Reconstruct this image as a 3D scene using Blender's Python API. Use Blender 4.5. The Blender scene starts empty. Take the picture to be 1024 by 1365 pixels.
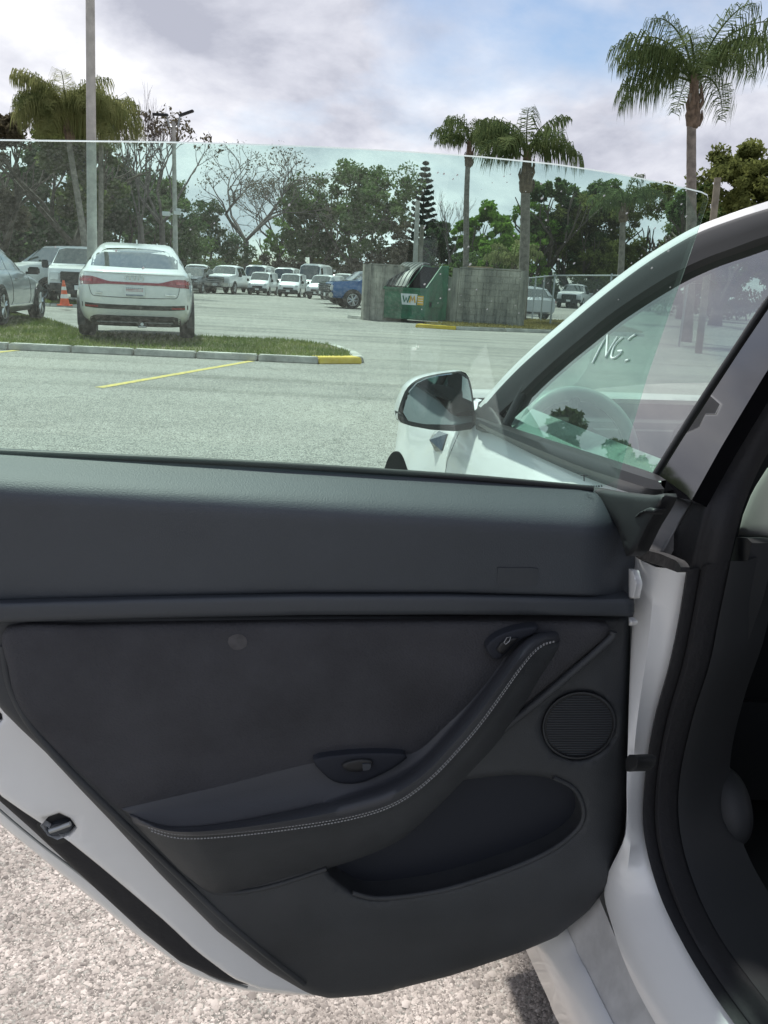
import bpy, bmesh, math, random
import numpy as np
from mathutils import Vector, Matrix
from mathutils.geometry import delaunay_2d_cdt

random.seed(7)
rng = np.random.default_rng(11)
R = math.radians
scene = bpy.context.scene
COL = scene.collection

# ------------------------------------------------------------------ camera
W_PX, H_PX, F_PX = 1024.0, 1365.0, 1100.0
CAM_H, ROLL = 1.25, 0.05
PITCH = math.atan((682.5 - 377.0) * math.cos(ROLL) / F_PX)
fwd = Vector((0, math.cos(PITCH), -math.sin(PITCH)))
up0 = Vector((0, math.sin(PITCH), math.cos(PITCH)))
rt0 = Vector((1, 0, 0))
rt = rt0 * math.cos(ROLL) + up0 * math.sin(ROLL)
up = up0 * math.cos(ROLL) - rt0 * math.sin(ROLL)
CAM = Vector((0, 0, CAM_H))
cam_d = bpy.data.cameras.new('camera')
cam_d.sensor_fit = 'VERTICAL'
cam_d.sensor_height = 36.0
cam_d.lens = 36.0 * F_PX / H_PX
cam_d.clip_start = 0.02
cam_d.clip_end = 3000
cam_o = bpy.data.objects.new('camera', cam_d)
COL.objects.link(cam_o)
cam_o.matrix_world = Matrix(((rt.x, up.x, -fwd.x, CAM.x), (rt.y, up.y, -fwd.y, CAM.y),
                             (rt.z, up.z, -fwd.z, CAM.z), (0, 0, 0, 1)))
scene.camera = cam_o

# ------------------------------------------------------------------ light and sky
SUN_EL, SUN_AZ = R(62), R(-34)          # azimuth measured from +Y towards +X
scene.view_settings.view_transform = 'Standard'
scene.view_settings.look = 'None'
scene.view_settings.exposure = 0.93
scene.view_settings.gamma = 1.0
scene.view_settings.use_curve_mapping = False
sun_d = bpy.data.lights.new('sun', 'SUN')
sun_d.energy = 2.9
sun_d.angle = R(4.0)
sun_d.color = (1.0, 0.95, 0.88)
sun_o = bpy.data.objects.new('sun', sun_d)
COL.objects.link(sun_o)
sdir = Vector((math.sin(SUN_AZ) * math.cos(SUN_EL), math.cos(SUN_AZ) * math.cos(SUN_EL), math.sin(SUN_EL)))
sun_o.rotation_euler = sdir.to_track_quat('Z', 'Y').to_euler()
sun_o.location = sdir * 200

world = bpy.data.worlds.new('World')
scene.world = world
world.use_nodes = True
wn, wl = world.node_tree.nodes, world.node_tree.links
wn.clear()


def wnode(t, **kw):
    n = wn.new(t)
    for k, v in kw.items():
        setattr(n, k, v)
    return n


sky = wnode('ShaderNodeTexSky', sky_type='NISHITA', sun_disc=False, sun_elevation=SUN_EL, sun_rotation=SUN_AZ)
bg_sky = wnode('ShaderNodeBackground')
bg_sky.inputs['Strength'].default_value = 0.072
wl.new(sky.outputs[0], bg_sky.inputs['Color'])
tc = wnode('ShaderNodeTexCoord')
sep = wnode('ShaderNodeSeparateXYZ')
wl.new(tc.outputs['Generated'], sep.inputs[0])
zadd = wnode('ShaderNodeMath', operation='MAXIMUM')
wl.new(sep.outputs['Z'], zadd.inputs[0]); zadd.inputs[1].default_value = 0.0
zadd2 = wnode('ShaderNodeMath', operation='ADD')
wl.new(zadd.outputs[0], zadd2.inputs[0]); zadd2.inputs[1].default_value = 0.34
comb = wnode('ShaderNodeCombineXYZ')
for a in ('X', 'Y'):
    d = wnode('ShaderNodeMath', operation='DIVIDE')
    wl.new(sep.outputs[a], d.inputs[0]); wl.new(zadd2.outputs[0], d.inputs[1])
    wl.new(d.outputs[0], comb.inputs[a])


cmap = wnode('ShaderNodeMapping')
cmap.inputs['Rotation'].default_value = (0, 0, R(-10))
wl.new(comb.outputs[0], cmap.inputs['Vector'])


def wnoise(scale, detail, rough, seed, dist=0.0):
    n = wnode('ShaderNodeTexNoise', noise_dimensions='4D')
    n.inputs['W'].default_value = seed
    n.inputs['Scale'].default_value = scale
    n.inputs['Detail'].default_value = detail
    n.inputs['Roughness'].default_value = rough
    n.inputs['Distortion'].default_value = dist
    wl.new(cmap.outputs[0], n.inputs['Vector'])
    return n


def wramp(src, stops):
    r = wnode('ShaderNodeValToRGB')
    wl.new(src, r.inputs[0])
    el = r.color_ramp.elements
    el[0].position, el[0].color = stops[0]
    el[1].position, el[1].color = stops[-1]
    for p, c in stops[1:-1]:
        e = el.new(p); e.color = c
    return r


cover = wramp(wnoise(1.15, 8, 0.55, 12.3, 0.12).outputs['Fac'], [(0.36, (0, 0, 0, 1)), (0.50, (1, 1, 1, 1))])
shade = wramp(wnoise(2.6, 9, 0.58, 1.7, 0.2).outputs['Fac'],
              [(0.34, (0.27, 0.28, 0.33, 1)), (0.45, (0.38, 0.388, 0.435, 1)), (0.55, (0.48, 0.485, 0.52, 1)), (0.68, (0.64, 0.638, 0.65, 1))])
bg_cl = wnode('ShaderNodeBackground')
bg_cl.inputs['Strength'].default_value = 1.0
wl.new(shade.outputs[0], bg_cl.inputs['Color'])
mixw = wnode('ShaderNodeMixShader')
wl.new(cover.outputs[0], mixw.inputs[0])
wl.new(bg_sky.outputs[0], mixw.inputs[1])
wl.new(bg_cl.outputs[0], mixw.inputs[2])
wout = wnode('ShaderNodeOutputWorld')
wl.new(mixw.outputs[0], wout.inputs[0])

scene.render.engine = 'CYCLES'
scene.cycles.max_bounces = 10
scene.cycles.transparent_max_bounces = 24
scene.cycles.glossy_bounces = 5
scene.cycles.caustics_reflective = False
scene.cycles.caustics_refractive = False


# ------------------------------------------------------------------ geometry helpers
def ray(px, py):
    return fwd + rt * ((px - W_PX / 2) / F_PX) + up * ((H_PX / 2 - py) / F_PX)


def ground(px, py, z=0.0):
    r = ray(px, py)
    return CAM + r * ((z - CAM_H) / r.z)


def at(px, py, Y):
    r = ray(px, py)
    return CAM + r * (Y / r.y)


def on(px, py, plane, off=0.0):
    p0, n = plane
    r = ray(px, py)
    return CAM + r * ((p0 + n * off - CAM).dot(n) / r.dot(n))


def resample(pts, n, closed=False):
    p = np.array(pts, float)
    if closed:
        p = np.vstack([p, p[:1]])
    seg = np.sqrt(((p[1:] - p[:-1]) ** 2).sum(1))
    s = np.concatenate([[0], np.cumsum(seg)])
    t = np.linspace(0, s[-1], n + 1 if closed else n)
    if closed:
        t = t[:-1]
    return np.stack([np.interp(t, s, p[:, k]) for k in range(p.shape[1])], 1)


def smooth_pts(pts, sub=6, closed=False):
    """Catmull-Rom through the points."""
    p = [np.array(q, float) for q in pts]
    n = len(p)
    out = []
    rngi = range(n if closed else n - 1)
    for i in rngi:
        a = p[(i - 1) % n] if (closed or i > 0) else 2 * p[0] - p[1]
        b, c = p[i], p[(i + 1) % n]
        d = p[(i + 2) % n] if (closed or i + 2 < n) else 2 * p[-1] - p[-2]
        for k in range(sub):
            t = k / sub
            out.append(0.5 * (2 * b + (c - a) * t + (2 * a - 5 * b + 4 * c - d) * t * t + (3 * b - a - 3 * c + d) * t ** 3))
    if not closed:
        out.append(p[-1])
    return [tuple(q) for q in out]


def link(me, name, parent=None):
    o = bpy.data.objects.new(name, me)
    COL.objects.link(o)
    if parent is not None:
        o.parent = parent
    return o


def tag(o, label=None, cat=None, group=None, kind=None):
    if label: o['label'] = label
    if cat: o['category'] = cat
    if group: o['group'] = group
    if kind: o['kind'] = kind
    return o


def thing(name, label, cat, loc=(0, 0, 0), rz=0.0, group=None):
    o = bpy.data.objects.new(name, None)
    o.empty_display_size = 0.3
    COL.objects.link(o)
    o.location = loc
    o.rotation_euler = (0, 0, rz)
    return tag(o, label, cat, group)


def finish(me, mat, smooth):
    if mat is not None:
        for m in (mat if isinstance(mat, (list, tuple)) else [mat]):
            me.materials.append(m)
    if smooth:
        me.polygons.foreach_set('use_smooth', [True] * len(me.polygons))
        if smooth < 179:
            me.set_sharp_from_angle(angle=R(smooth))


class MB:
    """collects shapes and links them as ONE mesh object"""

    def __init__(self, origin=(0, 0, 0)):
        self.v, self.f, self.o = [], [], Vector(origin)

    def add(self, verts, faces):
        b = len(self.v)
        self.v += [tuple(q) for q in verts]
        self.f += [tuple(i + b for i in fc) for fc in faces]
        return self

    def box(self, c, s, rot=None):
        c = Vector(c)
        vs = []
        for x in (-.5, .5):
            for y in (-.5, .5):
                for z in (-.5, .5):
                    q = Vector((x * s[0], y * s[1], z * s[2]))
                    if rot is not None:
                        q = rot @ q
                    vs.append(c + q)
        return self.add(vs, [(0, 1, 3, 2), (4, 6, 7, 5), (0, 4, 5, 1), (2, 3, 7, 6), (0, 2, 6, 4), (1, 5, 7, 3)])

    def tube(self, pts, rad, n=8, cap=True, flat=1.0):
        pts = [Vector(p) for p in pts]
        if not isinstance(rad, (list, tuple, np.ndarray)):
            rad = [rad] * len(pts)
        ref = None
        vs, fs = [], []
        for i, p in enumerate(pts):
            t = (pts[min(i + 1, len(pts) - 1)] - pts[max(i - 1, 0)])
            t = t.normalized() if t.length > 1e-9 else Vector((0, 0, 1))
            if ref is None:
                ref = t.orthogonal().normalized()
            ref = (ref - t * ref.dot(t))
            ref = ref.normalized() if ref.length > 1e-6 else t.orthogonal().normalized()
            b = t.cross(ref)
            for k in range(n):
                a = 2 * math.pi * k / n
                vs.append(p + (ref * math.cos(a) + b * math.sin(a) * flat) * rad[i])
        for i in range(len(pts) - 1):
            for k in range(n):
                k2 = (k + 1) % n
                fs.append((i * n + k, i * n + k2, (i + 1) * n + k2, (i + 1) * n + k))
        if cap:
            fs.append(tuple(range(n))[::-1])
            fs.append(tuple((len(pts) - 1) * n + k for k in range(n)))
        return self.add(vs, fs)

    def loft(self, loops, closed=True, cap=False):
        n = len(loops[0])
        vs = [q for L in loops for q in L]
        fs = []
        for i in range(len(loops) - 1):
            for k in range(n if closed else n - 1):
                k2 = (k + 1) % n
                fs.append((i * n + k, i * n + k2, (i + 1) * n + k2, (i + 1) * n + k))
        if cap:
            fs.append(tuple(range(n))[::-1])
            fs.append(tuple((len(loops) - 1) * n + k for k in range(n)))
        return self.add(vs, fs)

    def prism(self, poly, vec):
        n = len(poly)
        vec = Vector(vec)
        poly = [Vector(p) for p in poly]
        return self.add(poly + [p + vec for p in poly],
                        [tuple(range(n))[::-1], tuple(range(n, 2 * n))] +
                        [(k, (k + 1) % n, (k + 1) % n + n, k + n) for k in range(n)])

    def cyl(self, c, axis, r, h, n=20, r2=None):
        axis = Vector(axis).normalized()
        c = Vector(c)
        return self.tube([c - axis * h / 2, c + axis * h / 2], [r, r if r2 is None else r2], n)

    def build(self, name, mat, parent=None, smooth=None, bevel=0, seg=2):
        me = bpy.data.meshes.new(name)
        o = self.o
        me.from_pydata([(x - o.x, y - o.y, z - o.z) for x, y, z in self.v], [], self.f)
        me.validate()
        bm = bmesh.new(); bm.from_mesh(me)
        bmesh.ops.recalc_face_normals(bm, faces=bm.faces)
        if bevel:
            bmesh.ops.bevel(bm, geom=[e for e in bm.edges if len(e.link_faces) == 2 and e.calc_face_angle(0) > 0.5],
                            offset=bevel, segments=seg, affect='EDGES', clamp_overlap=True)
        bm.to_mesh(me); bm.free()
        finish(me, mat, smooth)
        return link(me, name, parent)


def quads_mesh(name, verts, mat, parent=None, k=4, smooth=False):
    """verts: (N*k,3) numpy, every k verts one polygon"""
    n = len(verts) // k
    me = bpy.data.meshes.new(name)
    me.vertices.add(n * k)
    me.vertices.foreach_set('co', np.asarray(verts, np.float32).ravel())
    me.loops.add(n * k)
    me.loops.foreach_set('vertex_index', np.arange(n * k, dtype=np.int32))
    me.polygons.add(n)
    me.polygons.foreach_set('loop_start', np.arange(0, n * k, k, dtype=np.int32))
    me.polygons.foreach_set('loop_total', np.full(n, k, np.int32))
    me.update(calc_edges=True)
    finish(me, mat, 179 if smooth else None)
    return link(me, name, parent)


# ------------------------------------------------------------------ materials
def mat(name, col, rough=0.5, metal=0.0, ns=0.0, na=0.0, bump=0.0, bs=0.0, coat=0.0, spec=0.5, col2=None, sub=None, detail=5):
    m = bpy.data.materials.new(name)
    m.use_nodes = True
    nt = m.node_tree
    b = nt.nodes['Principled BSDF']
    b.inputs['Base Color'].default_value = (*col, 1)
    b.inputs['Roughness'].default_value = rough
    b.inputs['Metallic'].default_value = metal
    b.inputs['Specular IOR Level'].default_value = spec
    if coat:
        b.inputs['Coat Weight'].default_value = coat
        b.inputs['Coat Roughness'].default_value = 0.04
    if ns or bump:
        t = nt.nodes.new('ShaderNodeTexCoord')
    if ns:
        n = nt.nodes.new('ShaderNodeTexNoise')
        n.inputs['Scale'].default_value = ns
        n.inputs['Detail'].default_value = detail
        n.inputs['Roughness'].default_value = 0.6
        nt.links.new(t.outputs['Object'], n.inputs['Vector'])
        r = nt.nodes.new('ShaderNodeValToRGB')
        c2 = col2 or tuple(min(1, c * (1 + na)) for c in col)
        c1 = col if col2 else tuple(c * (1 - na) for c in col)
        r.color_ramp.elements[0].position = 0.32
        r.color_ramp.elements[1].position = 0.68
        r.color_ramp.elements[0].color = (*c1, 1)
        r.color_ramp.elements[1].color = (*c2, 1)
        nt.links.new(n.outputs['Fac'], r.inputs[0])
        nt.links.new(r.outputs[0], b.inputs['Base Color'])
    if bump:
        n2 = nt.nodes.new('ShaderNodeTexNoise')
        n2.inputs['Scale'].default_value = bs or ns * 4
        n2.inputs['Detail'].default_value = 4
        nt.links.new(t.outputs['Object'], n2.inputs['Vector'])
        bp = nt.nodes.new('ShaderNodeBump')
        bp.inputs['Strength'].default_value = bump
        bp.inputs['Distance'].default_value = 0.01
        nt.links.new(n2.outputs['Fac'], bp.inputs['Height'])
        nt.links.new(bp.outputs[0], b.inputs['Normal'])
    return m


def glass_mat(name, tint, refl=1.0, base=0.045, dust=0.0):
    """thin pane: tinted see-through plus a facing-dependent mirror"""
    m = bpy.data.materials.new(name)
    m.use_nodes = True
    nt = m.node_tree
    nt.nodes.clear()
    tr = nt.nodes.new('ShaderNodeBsdfTransparent'); tr.inputs[0].default_value = (*tint, 1)
    gl = nt.nodes.new('ShaderNodeBsdfGlossy'); gl.inputs['Roughness'].default_value = 0.0
    gl.inputs['Color'].default_value = (refl, refl, refl, 1)
    lw = nt.nodes.new('ShaderNodeLayerWeight'); lw.inputs['Blend'].default_value = 0.5
    pw = nt.nodes.new('ShaderNodeMath'); pw.operation = 'POWER'; pw.inputs[1].default_value = 5
    nt.links.new(lw.outputs['Facing'], pw.inputs[0])
    ma = nt.nodes.new('ShaderNodeMath'); ma.operation = 'MULTIPLY_ADD'
    nt.links.new(pw.outputs[0], ma.inputs[0]); ma.inputs[1].default_value = 1 - base; ma.inputs[2].default_value = base
    mx = nt.nodes.new('ShaderNodeMixShader')
    nt.links.new(ma.outputs[0], mx.inputs[0]); nt.links.new(tr.outputs[0], mx.inputs[1]); nt.links.new(gl.outputs[0], mx.inputs[2])
    out = nt.nodes.new('ShaderNodeOutputMaterial')
    nt.links.new(mx.outputs[0], out.inputs[0])
    if dust:                                              # film of dust and dried water, added to veil the view through the pane
        df = nt.nodes.new('ShaderNodeBsdfDiffuse'); df.inputs[0].default_value = (.8, .82, .8, 1)
        tl = nt.nodes.new('ShaderNodeBsdfTranslucent'); tl.inputs[0].default_value = (.8, .82, .8, 1)
        m1 = nt.nodes.new('ShaderNodeMixShader'); nt.links.new(df.outputs[0], m1.inputs[1]); nt.links.new(tl.outputs[0], m1.inputs[2])
        tcx = nt.nodes.new('ShaderNodeTexCoord'); nz = nt.nodes.new('ShaderNodeTexNoise'); nz.inputs['Scale'].default_value = 7; nz.inputs['Detail'].default_value = 8
        nt.links.new(tcx.outputs['Object'], nz.inputs['Vector'])
        mr = nt.nodes.new('ShaderNodeMapRange'); mr.inputs[1].default_value = .3; mr.inputs[2].default_value = .75; mr.inputs[3].default_value = dust * .6; mr.inputs[4].default_value = dust * 1.5
        nt.links.new(nz.outputs['Fac'], mr.inputs[0])
        m2 = nt.nodes.new('ShaderNodeMixShader'); nt.links.new(mr.outputs[0], m2.inputs[0]); nt.links.new(mx.outputs[0], m2.inputs[1]); nt.links.new(m1.outputs[0], m2.inputs[2])
        nt.links.new(m2.outputs[0], out.inputs[0])
    return m


def leaf_mat(name, c1, c2, scale=0.5, trans=0.35):
    m = bpy.data.materials.new(name)
    m.use_nodes = True
    nt = m.node_tree
    nt.nodes.clear()
    t = nt.nodes.new('ShaderNodeNewGeometry')
    n = nt.nodes.new('ShaderNodeTexNoise'); n.inputs['Scale'].default_value = scale; n.inputs['Detail'].default_value = 6
    n.inputs['Roughness'].default_value = 0.7
    nt.links.new(t.outputs['Position'], n.inputs['Vector'])
    r = nt.nodes.new('ShaderNodeValToRGB')
    r.color_ramp.elements[0].position = 0.35; r.color_ramp.elements[1].position = 0.65
    r.color_ramp.elements[0].color = (*c1, 1); r.color_ramp.elements[1].color = (*c2, 1)
    nt.links.new(n.outputs['Fac'], r.inputs[0])
    df = nt.nodes.new('ShaderNodeBsdfDiffuse'); tl = nt.nodes.new('ShaderNodeBsdfTranslucent')
    nt.links.new(r.outputs[0], df.inputs[0]); nt.links.new(r.outputs[0], tl.inputs[0])
    mx = nt.nodes.new('ShaderNodeMixShader'); mx.inputs[0].default_value = trans
    nt.links.new(df.outputs[0], mx.inputs[1]); nt.links.new(tl.outputs[0], mx.inputs[2])
    out = nt.nodes.new('ShaderNodeOutputMaterial')
    nt.links.new(mx.outputs[0], out.inputs[0])
    return m


def island_mat(name, stops, rough=0.85):
    m = mat(name, stops[0][1], rough)
    nt = m.node_tree
    g = nt.nodes.new('ShaderNodeNewGeometry')
    r = nt.nodes.new('ShaderNodeValToRGB')
    nt.links.new(g.outputs['Random Per Island'], r.inputs[0])
    r.color_ramp.elements[0].position, r.color_ramp.elements[0].color = stops[0][0], (*stops[0][1], 1)
    r.color_ramp.elements[1].position, r.color_ramp.elements[1].color = stops[-1][0], (*stops[-1][1], 1)
    for p, c in stops[1:-1]:
        e = r.color_ramp.elements.new(p); e.color = (*c, 1)
    n = nt.nodes.new('ShaderNodeTexNoise'); n.inputs['Scale'].default_value = 5; n.inputs['Detail'].default_value = 5
    nt.links.new(g.outputs['Position'], n.inputs['Vector'])
    q = nt.nodes.new('ShaderNodeValToRGB'); nt.links.new(n.outputs['Fac'], q.inputs[0])
    q.color_ramp.elements[0].position, q.color_ramp.elements[0].color = .35, (.70, .68, .66, 1)
    q.color_ramp.elements[1].position, q.color_ramp.elements[1].color = .62, (1.05, 1.02, 1.0, 1)
    x = nt.nodes.new('ShaderNodeMix'); x.data_type = 'RGBA'; x.blend_type = 'MULTIPLY'; x.inputs['Factor'].default_value = 1
    nt.links.new(r.outputs[0], x.inputs[6]); nt.links.new(q.outputs[0], x.inputs[7])
    nt.links.new(x.outputs[2], nt.nodes['Principled BSDF'].inputs['Base Color'])
    return m


def asphalt_mat():
    m = mat('asphalt', (0.3, 0.3, 0.28), 0.9)
    nt = m.node_tree
    b = nt.nodes['Principled BSDF']
    g = nt.nodes.new('ShaderNodeTexCoord')

    def noise(s, d=6, ro=0.6):
        n = nt.nodes.new('ShaderNodeTexNoise')
        n.inputs['Scale'].default_value = s; n.inputs['Detail'].default_value = d; n.inputs['Roughness'].default_value = ro
        nt.links.new(g.outputs['Object'], n.inputs['Vector'])
        return n

    def ramp(src, stops):
        r = nt.nodes.new('ShaderNodeValToRGB')
        nt.links.new(src, r.inputs[0])
        r.color_ramp.elements[0].position, r.color_ramp.elements[0].color = stops[0][0], (*stops[0][1], 1)
        r.color_ramp.elements[1].position, r.color_ramp.elements[1].color = stops[-1][0], (*stops[-1][1], 1)
        for p, c in stops[1:-1]:
            e = r.color_ramp.elements.new(p); e.color = (*c, 1)
        return r

    def mul(a, c):
        x = nt.nodes.new('ShaderNodeMix'); x.data_type = 'RGBA'; x.blend_type = 'MULTIPLY'
        x.inputs['Factor'].default_value = 1
        nt.links.new(a, x.inputs[6]); nt.links.new(c, x.inputs[7])
        return x.outputs[2]
    v = nt.nodes.new('ShaderNodeTexVoronoi'); v.inputs['Scale'].default_value = 95
    nt.links.new(g.outputs['Object'], v.inputs['Vector'])
    stone = ramp(v.outputs['Color'], [(0.1, (0.34, 0.33, 0.315)), (0.5, (0.44, 0.432, 0.41)), (0.9, (0.55, 0.535, 0.51))])
    gap = ramp(v.outputs['Distance'], [(0.25, (1, 1, 1)), (0.75, (0.35, 0.34, 0.33))])
    grain = ramp(noise(9, 8, 0.8).outputs['Fac'], [(0.3, (0.74, 0.74, 0.73)), (0.7, (1.12, 1.12, 1.1))])
    patch = ramp(noise(0.22, 8, 0.62).outputs['Fac'], [(0.32, (0.66, 0.66, 0.66)), (0.5, (0.95, 0.95, 0.95)), (0.68, (1.12, 1.11, 1.08))])
    # faint long tyre-wear streaks across the drive lane
    mp = nt.nodes.new('ShaderNodeMapping'); mp.inputs['Scale'].default_value = (0.05, 1.6, 1)
    mp.inputs['Rotation'].default_value = (0, 0, 0.12)
    nt.links.new(g.outputs['Object'], mp.inputs['Vector'])
    n2 = nt.nodes.new('ShaderNodeTexNoise'); n2.inputs['Scale'].default_value = 1.0; n2.inputs['Detail'].default_value = 7
    nt.links.new(mp.outputs[0], n2.inputs['Vector'])
    streak = ramp(n2.outputs['Fac'], [(0.36, (0.78, 0.78, 0.77)), (0.5, (1, 1, 1)), (0.7, (1.05, 1.05, 1.04))])
    # hairline cracks and old oil drips
    vc = nt.nodes.new('ShaderNodeTexVoronoi'); vc.feature = 'DISTANCE_TO_EDGE'; vc.inputs['Scale'].default_value = .28
    wv = nt.nodes.new('ShaderNodeVectorMath'); wv.operation = 'ADD'
    ws = nt.nodes.new('ShaderNodeVectorMath'); ws.operation = 'SCALE'; ws.inputs['Scale'].default_value = 1.1
    nt.links.new(noise(1.1, 6).outputs['Color'], ws.inputs[0]); nt.links.new(g.outputs['Object'], wv.inputs[0]); nt.links.new(ws.outputs[0], wv.inputs[1])
    nt.links.new(wv.outputs[0], vc.inputs['Vector'])
    crack = ramp(vc.outputs['Distance'], [(0.0, (0.72, 0.72, 0.71)), (0.005, (1, 1, 1))])
    oil = ramp(noise(.55, 4, .5).outputs['Fac'], [(0.66, (1, 1, 1)), (0.74, (0.62, 0.61, 0.60))])
    stone_c = mul(mul(stone.outputs[0], crack.outputs[0]), oil.outputs[0])
    c = mul(mul(mul(mul(stone_c, gap.outputs[0]), grain.outputs[0]), patch.outputs[0]), streak.outputs[0])
    nt.links.new(c, b.inputs['Base Color'])
    bp = nt.nodes.new('ShaderNodeBump'); bp.inputs['Strength'].default_value = 0.6; bp.inputs['Distance'].default_value = 0.004
    nt.links.new(v.outputs['Distance'], bp.inputs['Height']); bp.invert = True
    nt.links.new(bp.outputs[0], b.inputs['Normal'])
    return m


def wall_mat():
    """weathered grey render with dark vertical run-off streaks"""
    m = mat('weathered_block', (0.3, 0.3, 0.27), 0.95)
    nt = m.node_tree; b = nt.nodes['Principled BSDF']
    g = nt.nodes.new('ShaderNodeNewGeometry')

    def noise(scale, vec, d=7):
        mp = nt.nodes.new('ShaderNodeMapping'); mp.inputs['Scale'].default_value = vec
        nt.links.new(g.outputs['Position'], mp.inputs['Vector'])
        n = nt.nodes.new('ShaderNodeTexNoise'); n.inputs['Scale'].default_value = scale; n.inputs['Detail'].default_value = d
        n.inputs['Roughness'].default_value = 0.65
        nt.links.new(mp.outputs[0], n.inputs['Vector'])
        return n

    def ramp(src, a, ca, bb, cb):
        r = nt.nodes.new('ShaderNodeValToRGB'); nt.links.new(src, r.inputs[0])
        r.color_ramp.elements[0].position, r.color_ramp.elements[0].color = a, (*ca, 1)
        r.color_ramp.elements[1].position, r.color_ramp.elements[1].color = bb, (*cb, 1)
        return r.outputs[0]

    def mul(a, c):
        x = nt.nodes.new('ShaderNodeMix'); x.data_type = 'RGBA'; x.blend_type = 'MULTIPLY'; x.inputs['Factor'].default_value = 1
        nt.links.new(a, x.inputs[6]); nt.links.new(c, x.inputs[7])
        return x.outputs[2]
    s = ramp(noise(1.0, (4.5, 4.5, 0.45)).outputs['Fac'], 0.34, (0.42, 0.44, 0.43), 0.62, (1.12, 1.10, 1.04))
    bl = ramp(noise(1.6, (1, 1, 1)).outputs['Fac'], 0.35, (0.24, 0.235, 0.215), 0.68, (0.46, 0.44, 0.40))
    nt.links.new(mul(bl, s), b.inputs['Base Color'])
    return m


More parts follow.
